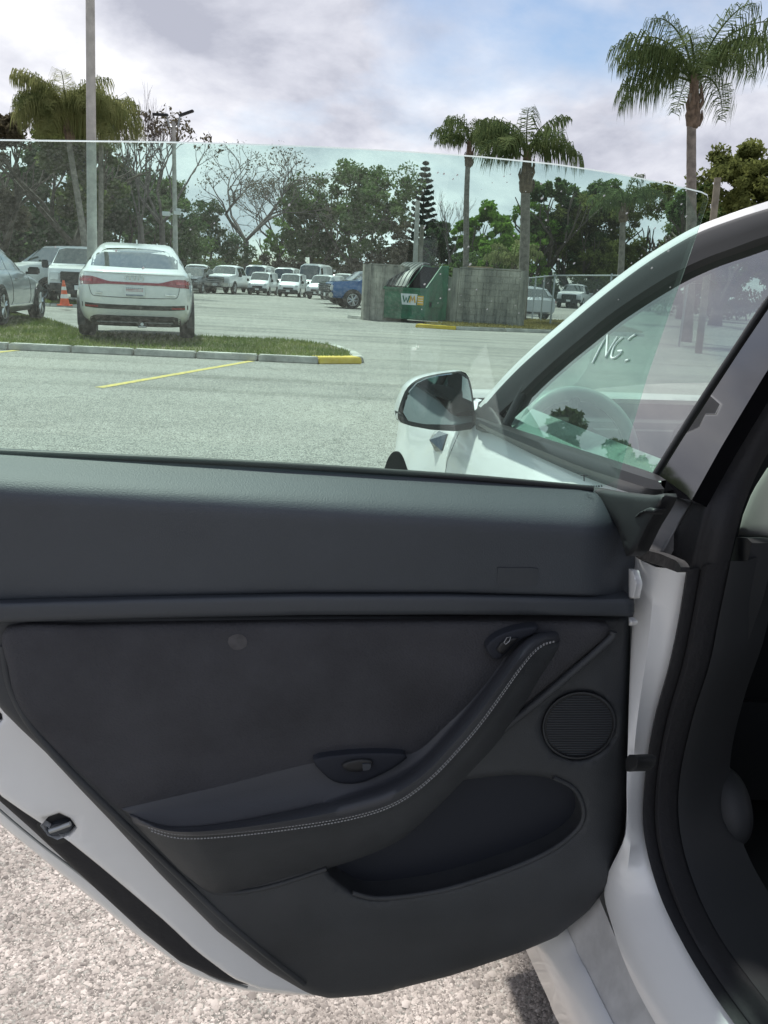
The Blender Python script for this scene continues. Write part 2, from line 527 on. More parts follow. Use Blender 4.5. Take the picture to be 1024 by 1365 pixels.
MT = dict(
    asphalt=asphalt_mat(),
    concrete=mat('kerb_concrete', (0.40, 0.39, 0.355), 0.9, ns=3, na=0.35, bump=0.3, bs=60),
    yellow=mat('yellow_paint', (0.52, 0.36, 0.03), 0.7, ns=5, col2=(0.70, 0.52, 0.06), detail=9),
    pebble=island_mat('pebble', [(0.0, (0.15, 0.138, 0.132)), (0.3, (0.29, 0.268, 0.256)), (0.7, (0.385, 0.355, 0.338)), (1.0, (0.53, 0.495, 0.475))]),
    soil=mat('soil', (0.10, 0.085, 0.05), 1.0, ns=1.5, col2=(0.16, 0.15, 0.06)),
    grass=leaf_mat('grass_blades', (0.09, 0.15, 0.03), (0.24, 0.265, 0.085), 0.9, 0.4),
    drygrass=leaf_mat('dry_grass_blades', (0.20, 0.18, 0.07), (0.36, 0.30, 0.13), 0.9, 0.3),
    wall=wall_mat(),
    white=mat('white_paint', (0.83, 0.84, 0.85), 0.28, coat=0.6, ns=5, col2=(0.78, 0.785, 0.79), detail=10),
    etron=mat('pearl_white_paint', (0.78, 0.79, 0.79), 0.25, coat=0.8),
    silver=mat('silver_paint', (0.42, 0.44, 0.46), 0.28, metal=0.5, coat=0.7),
    blue=mat('blue_paint', (0.02, 0.11, 0.30), 0.25, metal=0.25, coat=0.8),
    greypaint=mat('dark_grey_paint', (0.07, 0.075, 0.08), 0.25, metal=0.3, coat=0.8),
    black=mat('black_plastic', (0.018, 0.019, 0.021), 0.55),
    gloss=mat('piano_black', (0.004, 0.004, 0.005), 0.05, coat=1.0, spec=0.6),
    rubber=mat('rubber', (0.02, 0.02, 0.023), 0.75, bump=0.15, bs=120),
    tyre=mat('tyre_rubber', (0.02, 0.02, 0.02), 0.85),
    rim=mat('alloy', (0.55, 0.56, 0.58), 0.3, metal=0.9),
    chrome=mat('chrome', (0.75, 0.76, 0.78), 0.12, metal=1.0),
    carglass=mat('car_glass', (0.02, 0.03, 0.03), 0.03, spec=0.9, coat=1.0),
    redlit=mat('bright_red_lens', (0.50, 0.05, 0.07), 0.12, coat=0.9),
    red=mat('red_lens', (0.28, 0.015, 0.03), 0.12, coat=0.9),
    lamp=mat('lamp_lens', (0.62, 0.64, 0.66), 0.12, coat=0.9),
    orange=mat('cone_orange', (0.75, 0.13, 0.05), 0.6),
    cloth=mat('reflective_band', (0.75, 0.72, 0.68), 0.5),
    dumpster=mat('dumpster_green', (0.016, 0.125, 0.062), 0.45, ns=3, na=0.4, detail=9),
    dumpin=mat('dumpster_inner_shade', (0.01, 0.012, 0.016), 0.7),  # near-black colour stands in for the shade in the bin and fork pockets
    lidgrey=mat('lid_plastic', (0.03, 0.032, 0.034), 0.5),
    ribs=mat('pale_rib', (0.20, 0.21, 0.20), 0.6),  # ribs simply paler than the lid
    moulding=mat('belt_moulding', (0.016, 0.017, 0.019), 0.38),
    pole=mat('pole_concrete', (0.40, 0.39, 0.36), 0.85, ns=4, na=0.22),
    wood=mat('weathered_wood', (0.20, 0.18, 0.14), 0.9, ns=5, na=0.3),
    galv=mat('galvanised', (0.38, 0.40, 0.41), 0.45, metal=0.7),
    bark=mat('bark', (0.075, 0.06, 0.048), 0.95, ns=4, na=0.4),
    barkgrey=mat('grey_bark', (0.12, 0.10, 0.095), 0.95, ns=3, na=0.35),
    palmbark=mat('palm_trunk', (0.21, 0.185, 0.16), 0.95, ns=6, na=0.35),
    palmboot=mat('palm_boot', (0.15, 0.11, 0.08), 0.9, ns=7, na=0.45),
    frond=leaf_mat('palm_frond', (0.058, 0.095, 0.042), (0.146, 0.185, 0.078), 3.0, 0.3),
    frond_y=leaf_mat('palm_frond_yellow', (0.12, 0.15, 0.06), (0.28, 0.29, 0.13), 1.5, 0.5),
    oak=leaf_mat('oak_leaf', (0.045, 0.084, 0.034), (0.158, 0.217, 0.080), 0.55, 0.4),
    oak_d=leaf_mat('dark_oak_leaf', (0.035, 0.065, 0.037), (0.124, 0.174, 0.076), 0.6, 0.38),
    brown=leaf_mat('brown_leaf', (0.075, 0.066, 0.045), (0.145, 0.128, 0.082), 0.7, 0.3),
    green=leaf_mat('fresh_leaf', (0.080, 0.158, 0.025), (0.255, 0.395, 0.084), 0.6, 0.3),
    lightgreen=leaf_mat('light_leaf', (0.07, 0.10, 0.03), (0.17, 0.20, 0.08), 0.8, 0.45),
    olive=leaf_mat('olive_leaf', (0.084, 0.103, 0.035), (0.201, 0.225, 0.074), 0.5, 0.4),
    pine=leaf_mat('pine_needles', (0.021, 0.046, 0.029), (0.052, 0.083, 0.052), 0.6, 0.15),
    # the near car
    soft=mat('soft_touch_trim', (0.0528, 0.0616, 0.0748), 0.55, ns=5, na=0.10, bump=0.14, bs=650, detail=9),
    strip=mat('belt_trim', (0.0458, 0.0528, 0.0642), 0.5, bump=0.05, bs=900),
    suede=mat('suede_insert', (0.0458, 0.0466, 0.0537), 0.92, ns=9, na=0.24, bump=0.3, bs=420, detail=12),
    smudge=mat('dusty_suede', (0.080, 0.078, 0.082), 0.95, ns=60, na=0.3),
    carrier=mat('door_plastic', (0.0396, 0.0431, 0.0484), 0.62, ns=6, na=0.22, bump=0.16, bs=800, detail=10),
    pad=mat('armrest_leather', (0.0440, 0.0466, 0.0554), 0.5, bump=0.1, bs=600),
    pocket=mat('pocket_liner', (0.016, 0.019, 0.028), 0.8),
    thread=mat('thread', (0.36, 0.37, 0.39), 0.7),
    mesh=mat('speaker_mesh', (0.022, 0.023, 0.026), 0.5),
    greytrim=mat('grey_headliner', (0.46, 0.445, 0.43), 0.9),
    pillarmetal=mat('satin_grey_cover', (0.19, 0.19, 0.20), 0.45, metal=0.2),
    sill=mat('dusty_sill', (0.55, 0.55, 0.55), 0.55, ns=22, na=0.18, detail=9),
    seatm=mat('seat_leather', (0.012, 0.014, 0.016), 0.5),
    dashm=mat('dash', (0.03, 0.032, 0.035), 0.6),
    wheelm=mat('wheel_rim_leather', (0.42, 0.43, 0.43), 0.35),
    mirror=mat('mirror_glass', (0.20, 0.23, 0.24), 0.02, metal=1.0),
    chalk=mat('wax_pen', (0.95, 0.95, 0.95), 0.8),
    etch=mat('etched_mark', (0.10, 0.12, 0.12), 0.8),
    drop=mat('dried_drop', (0.75, 0.78, 0.78), 0.4),
    edge=mat('glass_edge', (0.36, 0.44, 0.42), 0.2, coat=0.5),
    paper=mat('plate_white', (0.72, 0.73, 0.74), 0.5),
    ink=mat('plate_ink', (0.05, 0.08, 0.16), 0.6),
    inkred=mat('plate_red', (0.35, 0.05, 0.07), 0.6),
    wmgreen=mat('logo_green', (0.02, 0.16, 0.08), 0.6),
    wmyellow=mat('logo_gold', (0.70, 0.40, 0.03), 0.6),
    bag=mat('debris', (0.35, 0.26, 0.16), 0.9),
)
DOORGLASS = glass_mat('door_glass', (0.835, 0.96, 0.92), 1.0, 0.04)
DOORGLASS_D = glass_mat('door_glass_dust_veil', (0.835, 0.96, 0.92), 1.0, 0.035, 0.018)
SIDEGLASS = glass_mat('side_glass', (0.55, 0.74, 0.66), 0.97, 0.25, 0.01)
SCREENGLASS = glass_mat('screen_glass', (0.62, 0.72, 0.68), 1.0, 0.10)
ROOFGLASS = glass_mat('tinted_glass', (0.2, 0.25, 0.24), 1.0, 0.06)


# ------------------------------------------------------------------ ground, kerbs, islands
def flat(name, poly, z, m, kind='structure'):
    b = MB()
    b.add([(x, y, z) for x, y in poly], [tuple(range(len(poly)))])
    return tag(b.build(name, m), kind=kind)


flat('ground', [(-900, -300), (900, -300), (900, 1500), (-900, 1500)], 0.0, MT['asphalt'])


def kerb(px_line, width, n_seg, h=0.10, yellow=(), name='kerb'):
    """kerb stones laid end to end along a ground line; back side is to the left of the direction"""
    pts = resample([tuple(p) for p in px_line], n_seg + 1)
    base = MB()
    root = None
    for i in range(n_seg):
        a, b = Vector((*pts[i], 0)), Vector((*pts[i + 1], 0))
        d = (b - a).normalized(); nrm = Vector((-d.y, d.x, 0))
        if i == 0:
            root = tag(bpy.data.objects.new(name, None), kind='structure'); COL.objects.link(root)
        g = 0.012
        a2, b2 = a + d * g, b - d * g
        m = MB()
        prof = [(0, 0), (0.03, h), (width, h), (width, 0)]
        loops = []
        for q in (a2, b2):
            loops.append([q + nrm * u + Vector((0, 0, z)) for u, z in prof])
        m.loft(loops, closed=True, cap=True)
        m.build('kerb_stone', MT['yellow'] if i in yellow else MT['concrete'], root, bevel=0.015)
    return root


def g2(px, py, z=0.0):
    p = ground(px, py, z)
    return (p.x, p.y)


# island in front of the parked cars
kA, kB, kC = g2(-420, 447), g2(425, 485.5), g2(494, 486)
kerb([kA, kB], 0.22, 10, name='kerb')
kerb([kB, (kC[0] - 0.12, kC[1] + 0.03)], 0.34, 1, yellow=(0,), name='kerb')
back_y = kC[1] + 3.7
kerb([(kC[0] - 0.1, kC[1] + 0.2), (kC[0] - 0.22, kC[1] + 1.2), (kC[0] - 0.7, kC[1] + 2.6)], 0.2, 3, name='kerb')
islA = [(kA[0], kA[1] + 0.15), (kB[0], kB[1] + 0.17), (kC[0] - 0.32, kC[1] + 0.25), (kC[0] - 0.42, kC[1] + 1.2), (kC[0] - 0.9, kC[1] + 2.6),
        (kC[0] - 1.8, back_y - 0.4), g2(118, 441, .12), g2(60, 422, .12), g2(-60, 410, .12), (kA[0], back_y + 6)]
flat('soil_bed', islA, 0.088, MT['soil'])


def inside_np(P, poly):
    poly = np.asarray(poly, float)
    x, y = P[:, 0], P[:, 1]
    r = np.zeros(len(P), bool)
    j = len(poly) - 1
    for i in range(len(poly)):
        xi, yi, xj, yj = *poly[i], *poly[j]
        c = ((yi > y) != (yj > y)) & (x < (xj - xi) * (y - yi) / (yj - yi + 1e-12) + xi)
        r ^= c
        j = i
    return r


def grass_patch(name, label_mat, poly, z, n, h, wdt=0.012):
    poly = np.array(poly)
    lo, hi = poly.min(0), poly.max(0)
    P = rng.uniform(lo, hi, (n, 2))
    P = P[inside_np(P, poly)]
    # thin, uneven cover
    k = np.sin(P[:, 0] * 2.1 + 1.3 * np.sin(P[:, 1] * 1.7)) + np.sin(P[:, 1] * 2.9 + P[:, 0] * 0.7)
    P = P[rng.uniform(-2.6, 1.2, len(P)) < k + 0.9]
    k = len(P)
    a = rng.uniform(0, 2 * np.pi, k); ln = h * rng.uniform(0.4, 1.25, k); tilt = rng.uniform(0.1, 0.9, k)
    dx, dy = np.cos(a), np.sin(a)
    b = rng.uniform(0, 2 * np.pi, k)
    tx, ty = np.cos(b) * tilt * ln, np.sin(b) * tilt * ln
    v = np.zeros((k, 3, 3))
    v[:, 0] = np.stack([P[:, 0] - dx * wdt, P[:, 1] - dy * wdt, np.full(k, z)], 1)
    v[:, 1] = np.stack([P[:, 0] + dx * wdt, P[:, 1] + dy * wdt, np.full(k, z)], 1)
    v[:, 2] = np.stack([P[:, 0] + tx, P[:, 1] + ty, z + ln * np.sqrt(np.maximum(0.1, 1 - tilt ** 2 * 0.8))], 1)
    return tag(quads_mesh(name, v.reshape(-1, 3), label_mat, k=3), kind='stuff')


grass_patch('grass', MT['grass'], islA, 0.083, 80000, 0.07)

# second strip behind, with the cone
sA, sB = g2(-200, 397), g2(118, 411)
sdir2 = (Vector(sB) - Vector(sA)).normalized()
kerb([sA, sB], 0.2, 6, name='kerb')
islB = [(sA[0], sA[1] + 0.15), (sB[0], sB[1] + 0.15), (sB[0] - 0.2, sB[1] + 2.6), (sA[0], sA[1] + 2.8)]
flat('soil_bed', islB, 0.115, MT['soil'])
grass_patch('grass', MT['grass'], islB, 0.11, 16000, 0.08, 0.02)

# bed round the dumpster enclosure
e1, e2, e3 = g2(553, 436.5), g2(608, 440), g2(860, 449)
kerb([e1, e2], 0.5, 1, yellow=(0,), name='kerb')
kerb([e2, e3], 0.22, 4, name='kerb')
islC = [(e1[0] + 0.25, e1[1] + 0.3), (e2[0], e2[1] + 0.16), (e3[0], e3[1] + 0.16), (e3[0] + 1, e3[1] + 9), (e2[0] + 1.5, e1[1] + 7), (e1[0] + 1.1, e1[1] + 2.0)]
flat('soil_bed', islC, 0.115, MT['soil'])
grass_patch('grass', MT['drygrass'], islC, 0.11, 30000, 0.08, 0.02)
q1, q2 = g2(462, 424), g2(484, 426)
kerb([q1, q2], 1.0, 1, name='kerb')


def stripe(name, a, b, w):
    a, b = Vector((*a, 0)), Vector((*b, 0))
    d = (b - a).normalized(); n = Vector((-d.y, d.x, 0)) * w / 2
    m = MB(); m.add([a - n + Vector((0, 0, .004)), b - n + Vector((0, 0, .004)), b + n + Vector((0, 0, .004)), a + n + Vector((0, 0, .004))], [(0, 1, 2, 3)])
    return tag(m.build(name, MT['stripe']), kind='structure')


MT['stripe'] = mat('worn_yellow_line', (0.33, 0.30, 0.16), 0.8, ns=14, col2=(0.68, 0.52, 0.09), detail=9)
stripe('parking_line', g2(132, 517), g2(338, 481), 0.11)
stripe('parking_line', g2(-260, 499), g2(54, 463.5), 0.11)

# pebbly asphalt right beside the car: loose and half-set aggregate one can see stone by stone
def pebbles(polys, n, z0=-0.0015):
    V, Fq = [], []
    base = np.array([(0, 0, 1), (1, 0, .1), (.5, .87, 0), (-.5, .87, .1), (-1, 0, 0), (-.5, -.87, .1), (.5, -.87, 0)], float)
    P = []
    for poly, m in polys:
        poly = np.array(poly)
        q = rng.uniform(poly.min(0), poly.max(0), (m, 2))
        P.append(q[inside_np(q, poly)])
    P = np.concatenate(P)
    k = len(P)
    s = (rng.gamma(4, 0.0017 / 4, k) * np.where(rng.uniform(size=k) < .03, 1.6, 1.0))[:, None, None] + 0.0008
    a = rng.uniform(0, 6.28, k)
    v = np.repeat(base[None], k, 0) * rng.uniform(0.6, 1.3, (k, 7, 1))
    v[:, :, 2] *= 0.62
    v[:, 0, :2] += rng.uniform(-.5, .5, (k, 2))
    v *= s
    ca, sa = np.cos(a)[:, None], np.sin(a)[:, None]
    x, y = v[:, :, 0] * ca - v[:, :, 1] * sa, v[:, :, 0] * sa + v[:, :, 1] * ca
    v = np.stack([x + P[:, 0, None], y + P[:, 1, None], v[:, :, 2] + z0 + s[:, :, 0] * 0.25], 2)
    tri = np.array([(0, 1, 2), (0, 2, 3), (0, 3, 4), (0, 4, 5), (0, 5, 6), (0, 6, 1)])
    idx = (tri[None] + (np.arange(k) * 7)[:, None, None]).reshape(-1)
    me = bpy.data.meshes.new('gravel')
    me.vertices.add(k * 7); me.vertices.foreach_set('co', v.astype(np.float32).ravel())
    me.loops.add(len(idx)); me.loops.foreach_set('vertex_index', idx.astype(np.int32))
    me.polygons.add(k * 6)
    me.polygons.foreach_set('loop_start', np.arange(0, k * 18, 3, dtype=np.int32))
    me.polygons.foreach_set('loop_total', np.full(k * 6, 3, np.int32))
    me.update(calc_edges=True)
    finish(me, MT['pebble'], None)
    return tag(link(me, 'gravel'), kind='stuff')


pebbles([([g2(-40, 1060), g2(110, 1165), g2(330, 1288), g2(430, 1305), g2(520, 1400), g2(-40, 1400)], 150000), ([g2(395, 1300), g2(560, 1290), g2(760, 1215), g2(835, 1400), g2(395, 1400)], 68000)], 0)


# ------------------------------------------------------------------ vehicles built from cross-sections
def wheel(root, x, y, side, r, w=0.22, spokes=5):
    y0 = y
    t = MB(); prof = [(r * .66, -w * .5), (r * .93, -w * .5), (r, -w * .33), (r, w * .33), (r * .93, w * .5), (r * .66, w * .5)]
    n = 28
    t.loft([[(x + math.cos(2 * math.pi * k / n) * pr, y0 + py_, r + math.sin(2 * math.pi * k / n) * pr) for k in range(n)] for pr, py_ in prof])
    wo = t.build('wheel', MT['tyre'], root, smooth=40)
    m = MB(); yo = y0 + side * w * .40
    m.cyl((x, y0 + side * w * .05, r), (0, 1, 0), r * .64, w * .3, 24)
    d = m.build('hub', MT['black'], wo, smooth=30)
    m = MB()
    ring = [[(x + math.cos(2 * math.pi * k / n) * pr, yo + dy, r + math.sin(2 * math.pi * k / n) * pr) for k in range(n)] for pr, dy in
            ((r * .69, -.02), (r * .69, side * .012), (r * .61, side * .012), (r * .60, -.02))]
    m.loft(ring)
    for k in range(spokes):
        for da in (-.16, .16):
            a = 2 * math.pi * k / spokes + 0.3
            c, s_ = math.cos(a + da * .4), math.sin(a + da * .4)
            c2, s2 = math.cos(a + da), math.sin(a + da)
            m.tube([(x + c * r * .1, yo, r + s_ * r * .1), (x + c2 * r * .63, yo, r + s2 * r * .63)], [.03, .024], 5)
    m.cyl((x, yo, r), (0, 1, 0), r * .15, .04, 12)
    m.build('rim', MT['rim'], wo, smooth=30)
    return wo


def profile(st):
    x, w, zl, zb, zt, wt = st
    z5 = zb + (zt - zb) * .88
    half = [(0, zl), (w * .90, zl), (w * .985, zl + .10), (w, zl + (zb - zl) * .55), (w * .975, zb), (wt + .035, z5), (wt * .72, zt - .012), (0, zt)]
    return [(x, y, z) for y, z in half] + [(x, -y, z) for y, z in half[-2:0:-1]]


def inset_panel(mb, q, ins, off):
    a, b, c, d = [Vector(p) for p in q]
    n = (c - a).cross(d - b).normalized()
    ctr = (a + b + c + d) / 4
    if n.dot(ctr - Vector((ctr.x * .0 + ctr.x, 0, ctr.z - .6))) < 0:
        n = -n

    def bil(u, v):
        return (a * (1 - u) + b * u) * (1 - v) + (d * (1 - u) + c * u) * v
    u0, u1, v0, v1 = ins
    P = [bil(u0, v0), bil(u1, v0), bil(u1, v1), bil(u0, v1)]
    mb.add([p - n * .004 for p in P] + [p + n * off for p in P],
           [(0, 1, 2, 3), (4, 5, 6, 7), (0, 1, 5, 4), (1, 2, 6, 5), (2, 3, 7, 6), (3, 0, 4, 7)])


def vehicle(name, label, loc, rz, paint, spec, group=None, cat='pickup truck'):
    root = thing(name, label, cat, loc, rz, group)
    st = spec['st']
    L = [profile(s) for s in st]
    b = MB(); b.loft(L, closed=True, cap=True)
    body = b.build('body', MT[paint], root, smooth=spec.get('smooth', 38), bevel=0)
    n = len(L[0])     # 14: 0..7 one side, 8..13 other side
    ws0, ws1 = spec['ws']
    m = MB()
    for j, (u0, u1) in ((5, (.10, 1.0)), (6, (0, 1.0)), (7, (0, 1.0)), (8, (0, .9))):
        q = [L[ws0][j], L[ws0][(j + 1) % n], L[ws1][(j + 1) % n], L[ws1][j]]
        inset_panel(m, q, (u0, u1, .06, .93), .008)
    m.build('windshield', MT['carglass'], root)
    if 'rw' in spec:
        a0, a1 = spec['rw']
        m = MB()
        for j, (u0, u1) in ((5, (.15, 1.0)), (6, (0, 1.0)), (7, (0, 1.0)), (8, (0, .85))):
            q = [L[a0][j], L[a0][(j + 1) % n], L[a1][(j + 1) % n], L[a1][j]]
            inset_panel(m, q, (u0, u1, .08, .85), .008)
        m.build('rear_window', MT['carglass'], root)
    for i0, i1, ua, ub in spec['win']:
        for j in (4, 9):
            m = MB()
            q = [L[i0][j], L[i1][j], L[i1][j + 1], L[i0][j + 1]] if j == 4 else [L[i0][j + 1], L[i1][j + 1], L[i1][j], L[i0][j]]
            inset_panel(m, q, (ua, ub, .06, .88), .008)
            m.build('window', MT['carglass'], root)
    r = spec['r']
    for x in spec['wheels']:
        w = max(s[1] for s in st)
        for sd in (1, -1):
            a = MB()
            k = 22
            pts = [(x + math.cos(math.pi * t / k) * r * 1.17, sd * (w - .10), r + math.sin(math.pi * t / k) * r * 1.17) for t in range(k + 1)]
            pts += [(x - r * 1.17, sd * (w - .10), spec['st'][2][2] - .03), (x + r * 1.17, sd * (w - .10), spec['st'][2][2] - .03)]
            a.prism(pts, (0, sd * .106, 0))
            a.build('wheel_arch', MT['black'], root)
            wheel(root, x, sd * (w - .085), sd, r, .22, spec.get('spokes', 5))
    for item in spec.get('bits', []):
        nm, c, s, mt = item[:4]
        for sd in ((1, -1) if c[1] != 0 else (1,)):
            m = MB(); m.box((c[0], c[1] * sd, c[2]), s)
            o = m.build(nm, MT[paint] if mt == 'paint' else MT[mt], root, smooth=30, bevel=min(s) * .25)
            for sub in item[4] if len(item) > 4 else []:
                for k in range(sub[4]):
                    m = MB(); m.box((sub[1][0], sub[1][1] * sd, sub[1][2] + k * sub[5]), sub[2]); m.build(sub[0], MT[sub[3]], o)
    for sd in (1, -1):
        mx, my, mz, ms = spec['mirror']
        m = MB(); m.box((mx, sd * my, mz), (ms * .5, ms * .8, ms)); m.box((mx - .02, sd * (my - ms * .5), mz - ms * .25), (.05, ms * .6, .05))
        m.build('side_mirror', MT[spec.get('mirmat', 'black')], root, smooth=30, bevel=.03)
    return root


def shifted(st, dz=0, sx=1):
    return [(x * sx, w, zl, zb + dz, zt + dz, wt) for x, w, zl, zb, zt, wt in st]


def pickup_spec(front='chrome', cab2=True, h=1.0):
    st = [(0, .86, .52, 1.00, 1.06, .80), (-.06, .97, .48, 1.05, 1.17, .88), (-.30, 1.0, .46, 1.10, 1.23, .90), (-1.15, 1.0, .46, 1.15, 1.28, .92), (-1.32, 1.0, .46, 1.17, 1.30, .90),
          (-2.02, 1.0, .46, 1.20, 1.86, .70), (-2.7, 1.0, .46, 1.22, 1.92, .70), (-3.55, 1.0, .46, 1.22, 1.88, .69), (-3.72, 1.0, .46, 1.22, 1.32, .90),
          (-3.76, 1.0, .46, 1.22, 1.25, .93), (-5.6, 1.0, .52, 1.22, 1.25, .93), (-5.7, .97, .58, 1.18, 1.22, .9)]
    st = [(x, w, zl * h, zb * h, zt * h, wt) for x, w, zl, zb, zt, wt in st]
    gm = 'chrome' if front == 'chrome' else 'black'
    bits = [('grille', (.02, 0, .90 * h), (.10, 1.16, .36), 'black', [('grille_bar', (.085, 0, .78 * h), (.04, 1.16, .055), gm, 3, .12)]),
            ('headlight', (-.01, .76, .92 * h), (.12, .30, .26), 'lamp'),
            ('bumper', (.06, 0, .60 * h), (.22, 1.94, .24), gm), ('air_intake', (.05, 0, .46 * h), (.16, 1.5, .12), 'black'),
            ('licence_plate', (.178, 0, .60 * h), (.02, .32, .15), 'paper'),
            ('door_handle', (-2.55, 1.0, 1.08 * h), (.2, .05, .04), 'paint'), ('door_handle', (-3.35, 1.0, 1.08 * h), (.2, .05, .04), 'paint'),
            ('running_board', (-2.5, .98, .42 * h), (2.2, .12, .07), 'black'), ('rear_bumper', (-5.78, 0, .60 * h), (.18, 1.9, .2), gm), ('tail_light', (-5.68, .9, 1.0 * h), (.1, .14, .34), 'red')]
    return dict(st=st, ws=(4, 5), rw=(8, 7), win=[(5, 6, .12, .95), (6, 7, .05, .92)], r=.41, wheels=[-.98, -4.62], bits=bits, mirror=(-1.62, 1.17, 1.28 * h, .26), spokes=6)


def van_spec(h, Lh=4.7, w=.86, front='black'):
    zt = h
    st = [(0, w * .80, .42, .72, .80, w * .72), (-.06, w * .95, .36, .84, .92, w * .8), (-.35, w, .32, .98, 1.06, w * .84), (-.72, w, .32, 1.05, 1.16, w * .84),
          (-1.42, w, .32, 1.08, zt - .06, w * .80), (-2.1, w, .32, 1.08, zt, w * .82), (-3.3, w, .32, 1.08, zt, w * .82), (-Lh + .05, w * .99, .36, 1.08, zt - .02, w * .81), (-Lh, w * .95, .40, 1.05, zt - .10, w * .74)]
    bits = [('grille', (.015, 0, .66), (.08, w * .95, .14), front), ('headlight', (-.10, w * .74, .82), (.22, .26, .20), 'lamp'), ('bumper', (.05, 0, .43), (.18, w * 1.84, .26), front),
            ('licence_plate', (.150, 0, .47), (.02, .3, .14), 'paper'), ('sun_visor_strip', (-1.46, 0, zt - .035), (.06, w * 1.1, .03), 'paint'), ('door_handle', (-2.0, w, .95), (.16, .05, .05), 'black')]
    return dict(st=st, ws=(3, 4), win=[(4, 5, .02, .95)], r=.33, wheels=[-.78, -Lh + .85], bits=bits, mirror=(-1.05, w + .14, 1.16, .22), smooth=50)


def suv_spec():
    st = [(0, .72, .40, .70, .80, .62), (-.06, .88, .34, .82, .93, .74), (-.4, .93, .30, .93, 1.02, .80), (-1.15, .94, .30, .98, 1.08, .82), (-1.3, .94, .30, 1.0, 1.11, .82),
          (-2.0, .94, .30, 1.03, 1.62, .66), (-2.9, .94, .30, 1.05, 1.68, .66), (-4.1, .93, .30, 1.08, 1.60, .64), (-4.55, .92, .34, 1.05, 1.10, .78), (-4.68, .86, .42, .95, 1.0, .74)]
    bits = [('grille', (.01, 0, .68), (.08, 1.0, .22), 'black'), ('headlight', (-.10, .72, .76), (.2, .26, .14), 'lamp'), ('bumper', (.03, 0, .44), (.16, 1.7, .18), 'black'),
            ('tail_light', (-4.6, .82, .92), (.12, .2, .16), 'red')]
    return dict(st=st, ws=(4, 5), rw=(8, 7), win=[(5, 6, .1, .95), (6, 7, .05, .8)], r=.35, wheels=[-.9, -3.75], bits=bits, mirror=(-1.6, 1.05, 1.1, .18), smooth=45)


def gv(px, py, z=0.0):
    p = ground(px, py, z)
    return (p.x, p.y, z)


G_BACK = 'white work vehicles parked along the far edge of the lot'
face = R(-90)                                      # nose towards the camera
vehicle('pickup_truck', 'white heavy pickup with a three-bar grille facing us right behind the pale SUV', gv(288, 391.5), face + R(-8), 'white', pickup_spec('chrome'), G_BACK)
vehicle('cargo_van', 'small white cargo van with a V-shaped nose, between the white pickup and the black-grilled van', gv(343, 393.5), face + R(-3), 'white', van_spec(1.85), G_BACK, 'van').scale = (.86, .86, .86)
vehicle('cargo_van', 'taller white van half hidden behind the small V-nosed cargo van', gv(336, 390.5), face + R(-3), 'white', van_spec(2.25, 5.6, .97), G_BACK, 'van').scale = (.95, .95, .95)
vehicle('cargo_van', 'small white cargo van with a big black grille, second of the short vans', gv(384, 396), face + R(-2), 'white', van_spec(1.84), G_BACK, 'van').scale = (.86, .86, .86)
vehicle('cargo_van', 'taller white van right behind the black-grilled small van', gv(375, 391.5), face + R(-2), 'white', van_spec(2.2, 5.6, .97), G_BACK, 'van').scale = (.95, .95, .95)
vehicle('cargo_van', 'small white cargo van nearest the dark grey car nose', gv(421, 399), face + R(-14), 'white', van_spec(1.84), G_BACK, 'van').scale = (.86, .86, .86)
vehicle('cargo_van', 'tall white high-roofed van behind the third small van', gv(408, 393), face + R(-8), 'white', van_spec(2.5, 5.9, 1.0), G_BACK, 'van')
vehicle('pickup_truck', 'white pickup with only its cab showing above the blue pickup', gv(446, 394), face + R(-14), 'white', pickup_spec('black', h=.98), G_BACK)
vehicle('pickup_truck', 'white pickup peeking out just right of the pale SUV tail', gv(258, 388.5), face + R(6), 'white', pickup_spec('black', h=1.0), G_BACK)
vehicle('suv_car', 'black car in the gap between the pale SUV and the far pickups', gv(246, 390.5), face + R(-4), 'greypaint', suv_spec(), None, 'SUV')
vehicle('pickup_truck', 'blue pickup with silver wheels nosing out from behind the dumpster wall', gv(437, 409.5), R(180 + 16), 'blue', pickup_spec('chrome', h=1.0), None)
vehicle('pickup_truck', 'dark grey pickup nose showing beyond the blue pickup', gv(430, 404.5), R(180 + 20), 'greypaint', pickup_spec('chrome', h=.97), None)

# left group
vehicle('pickup_truck', 'big white pickup with a black tow mirror behind the silver car', gv(8, 402), R(-122), 'white', dict(pickup_spec('chrome', h=1.04), mirror=(-1.62, 1.22, 1.30, .40)), None)
vehicle('pickup_truck', 'white pickup with a black mesh grille behind the lamp post', gv(108, 409.5), face + R(17), 'white', pickup_spec('black', h=1.03), None)
# right, beyond the fence
vehicle('pickup_truck', 'white pickup facing us beyond the chain-link fence', gv(757, 411), face + R(-22), 'white', pickup_spec('black', h=1.0), None)
vehicle('pickup_truck', 'white pickup half hidden by the car pillar beyond the fence', gv(800, 409), face + R(-16), 'white', pickup_spec('chrome', h=1.0), None)
p = gv(722, 428)
vehicle('suv_car', 'silver car tail beside the block wall beyond the fence', (p[0] - 1.75, p[1] + 4.6, 0), R(112), 'silver', suv_spec(), None, 'SUV').scale = (.95, .95, .86)


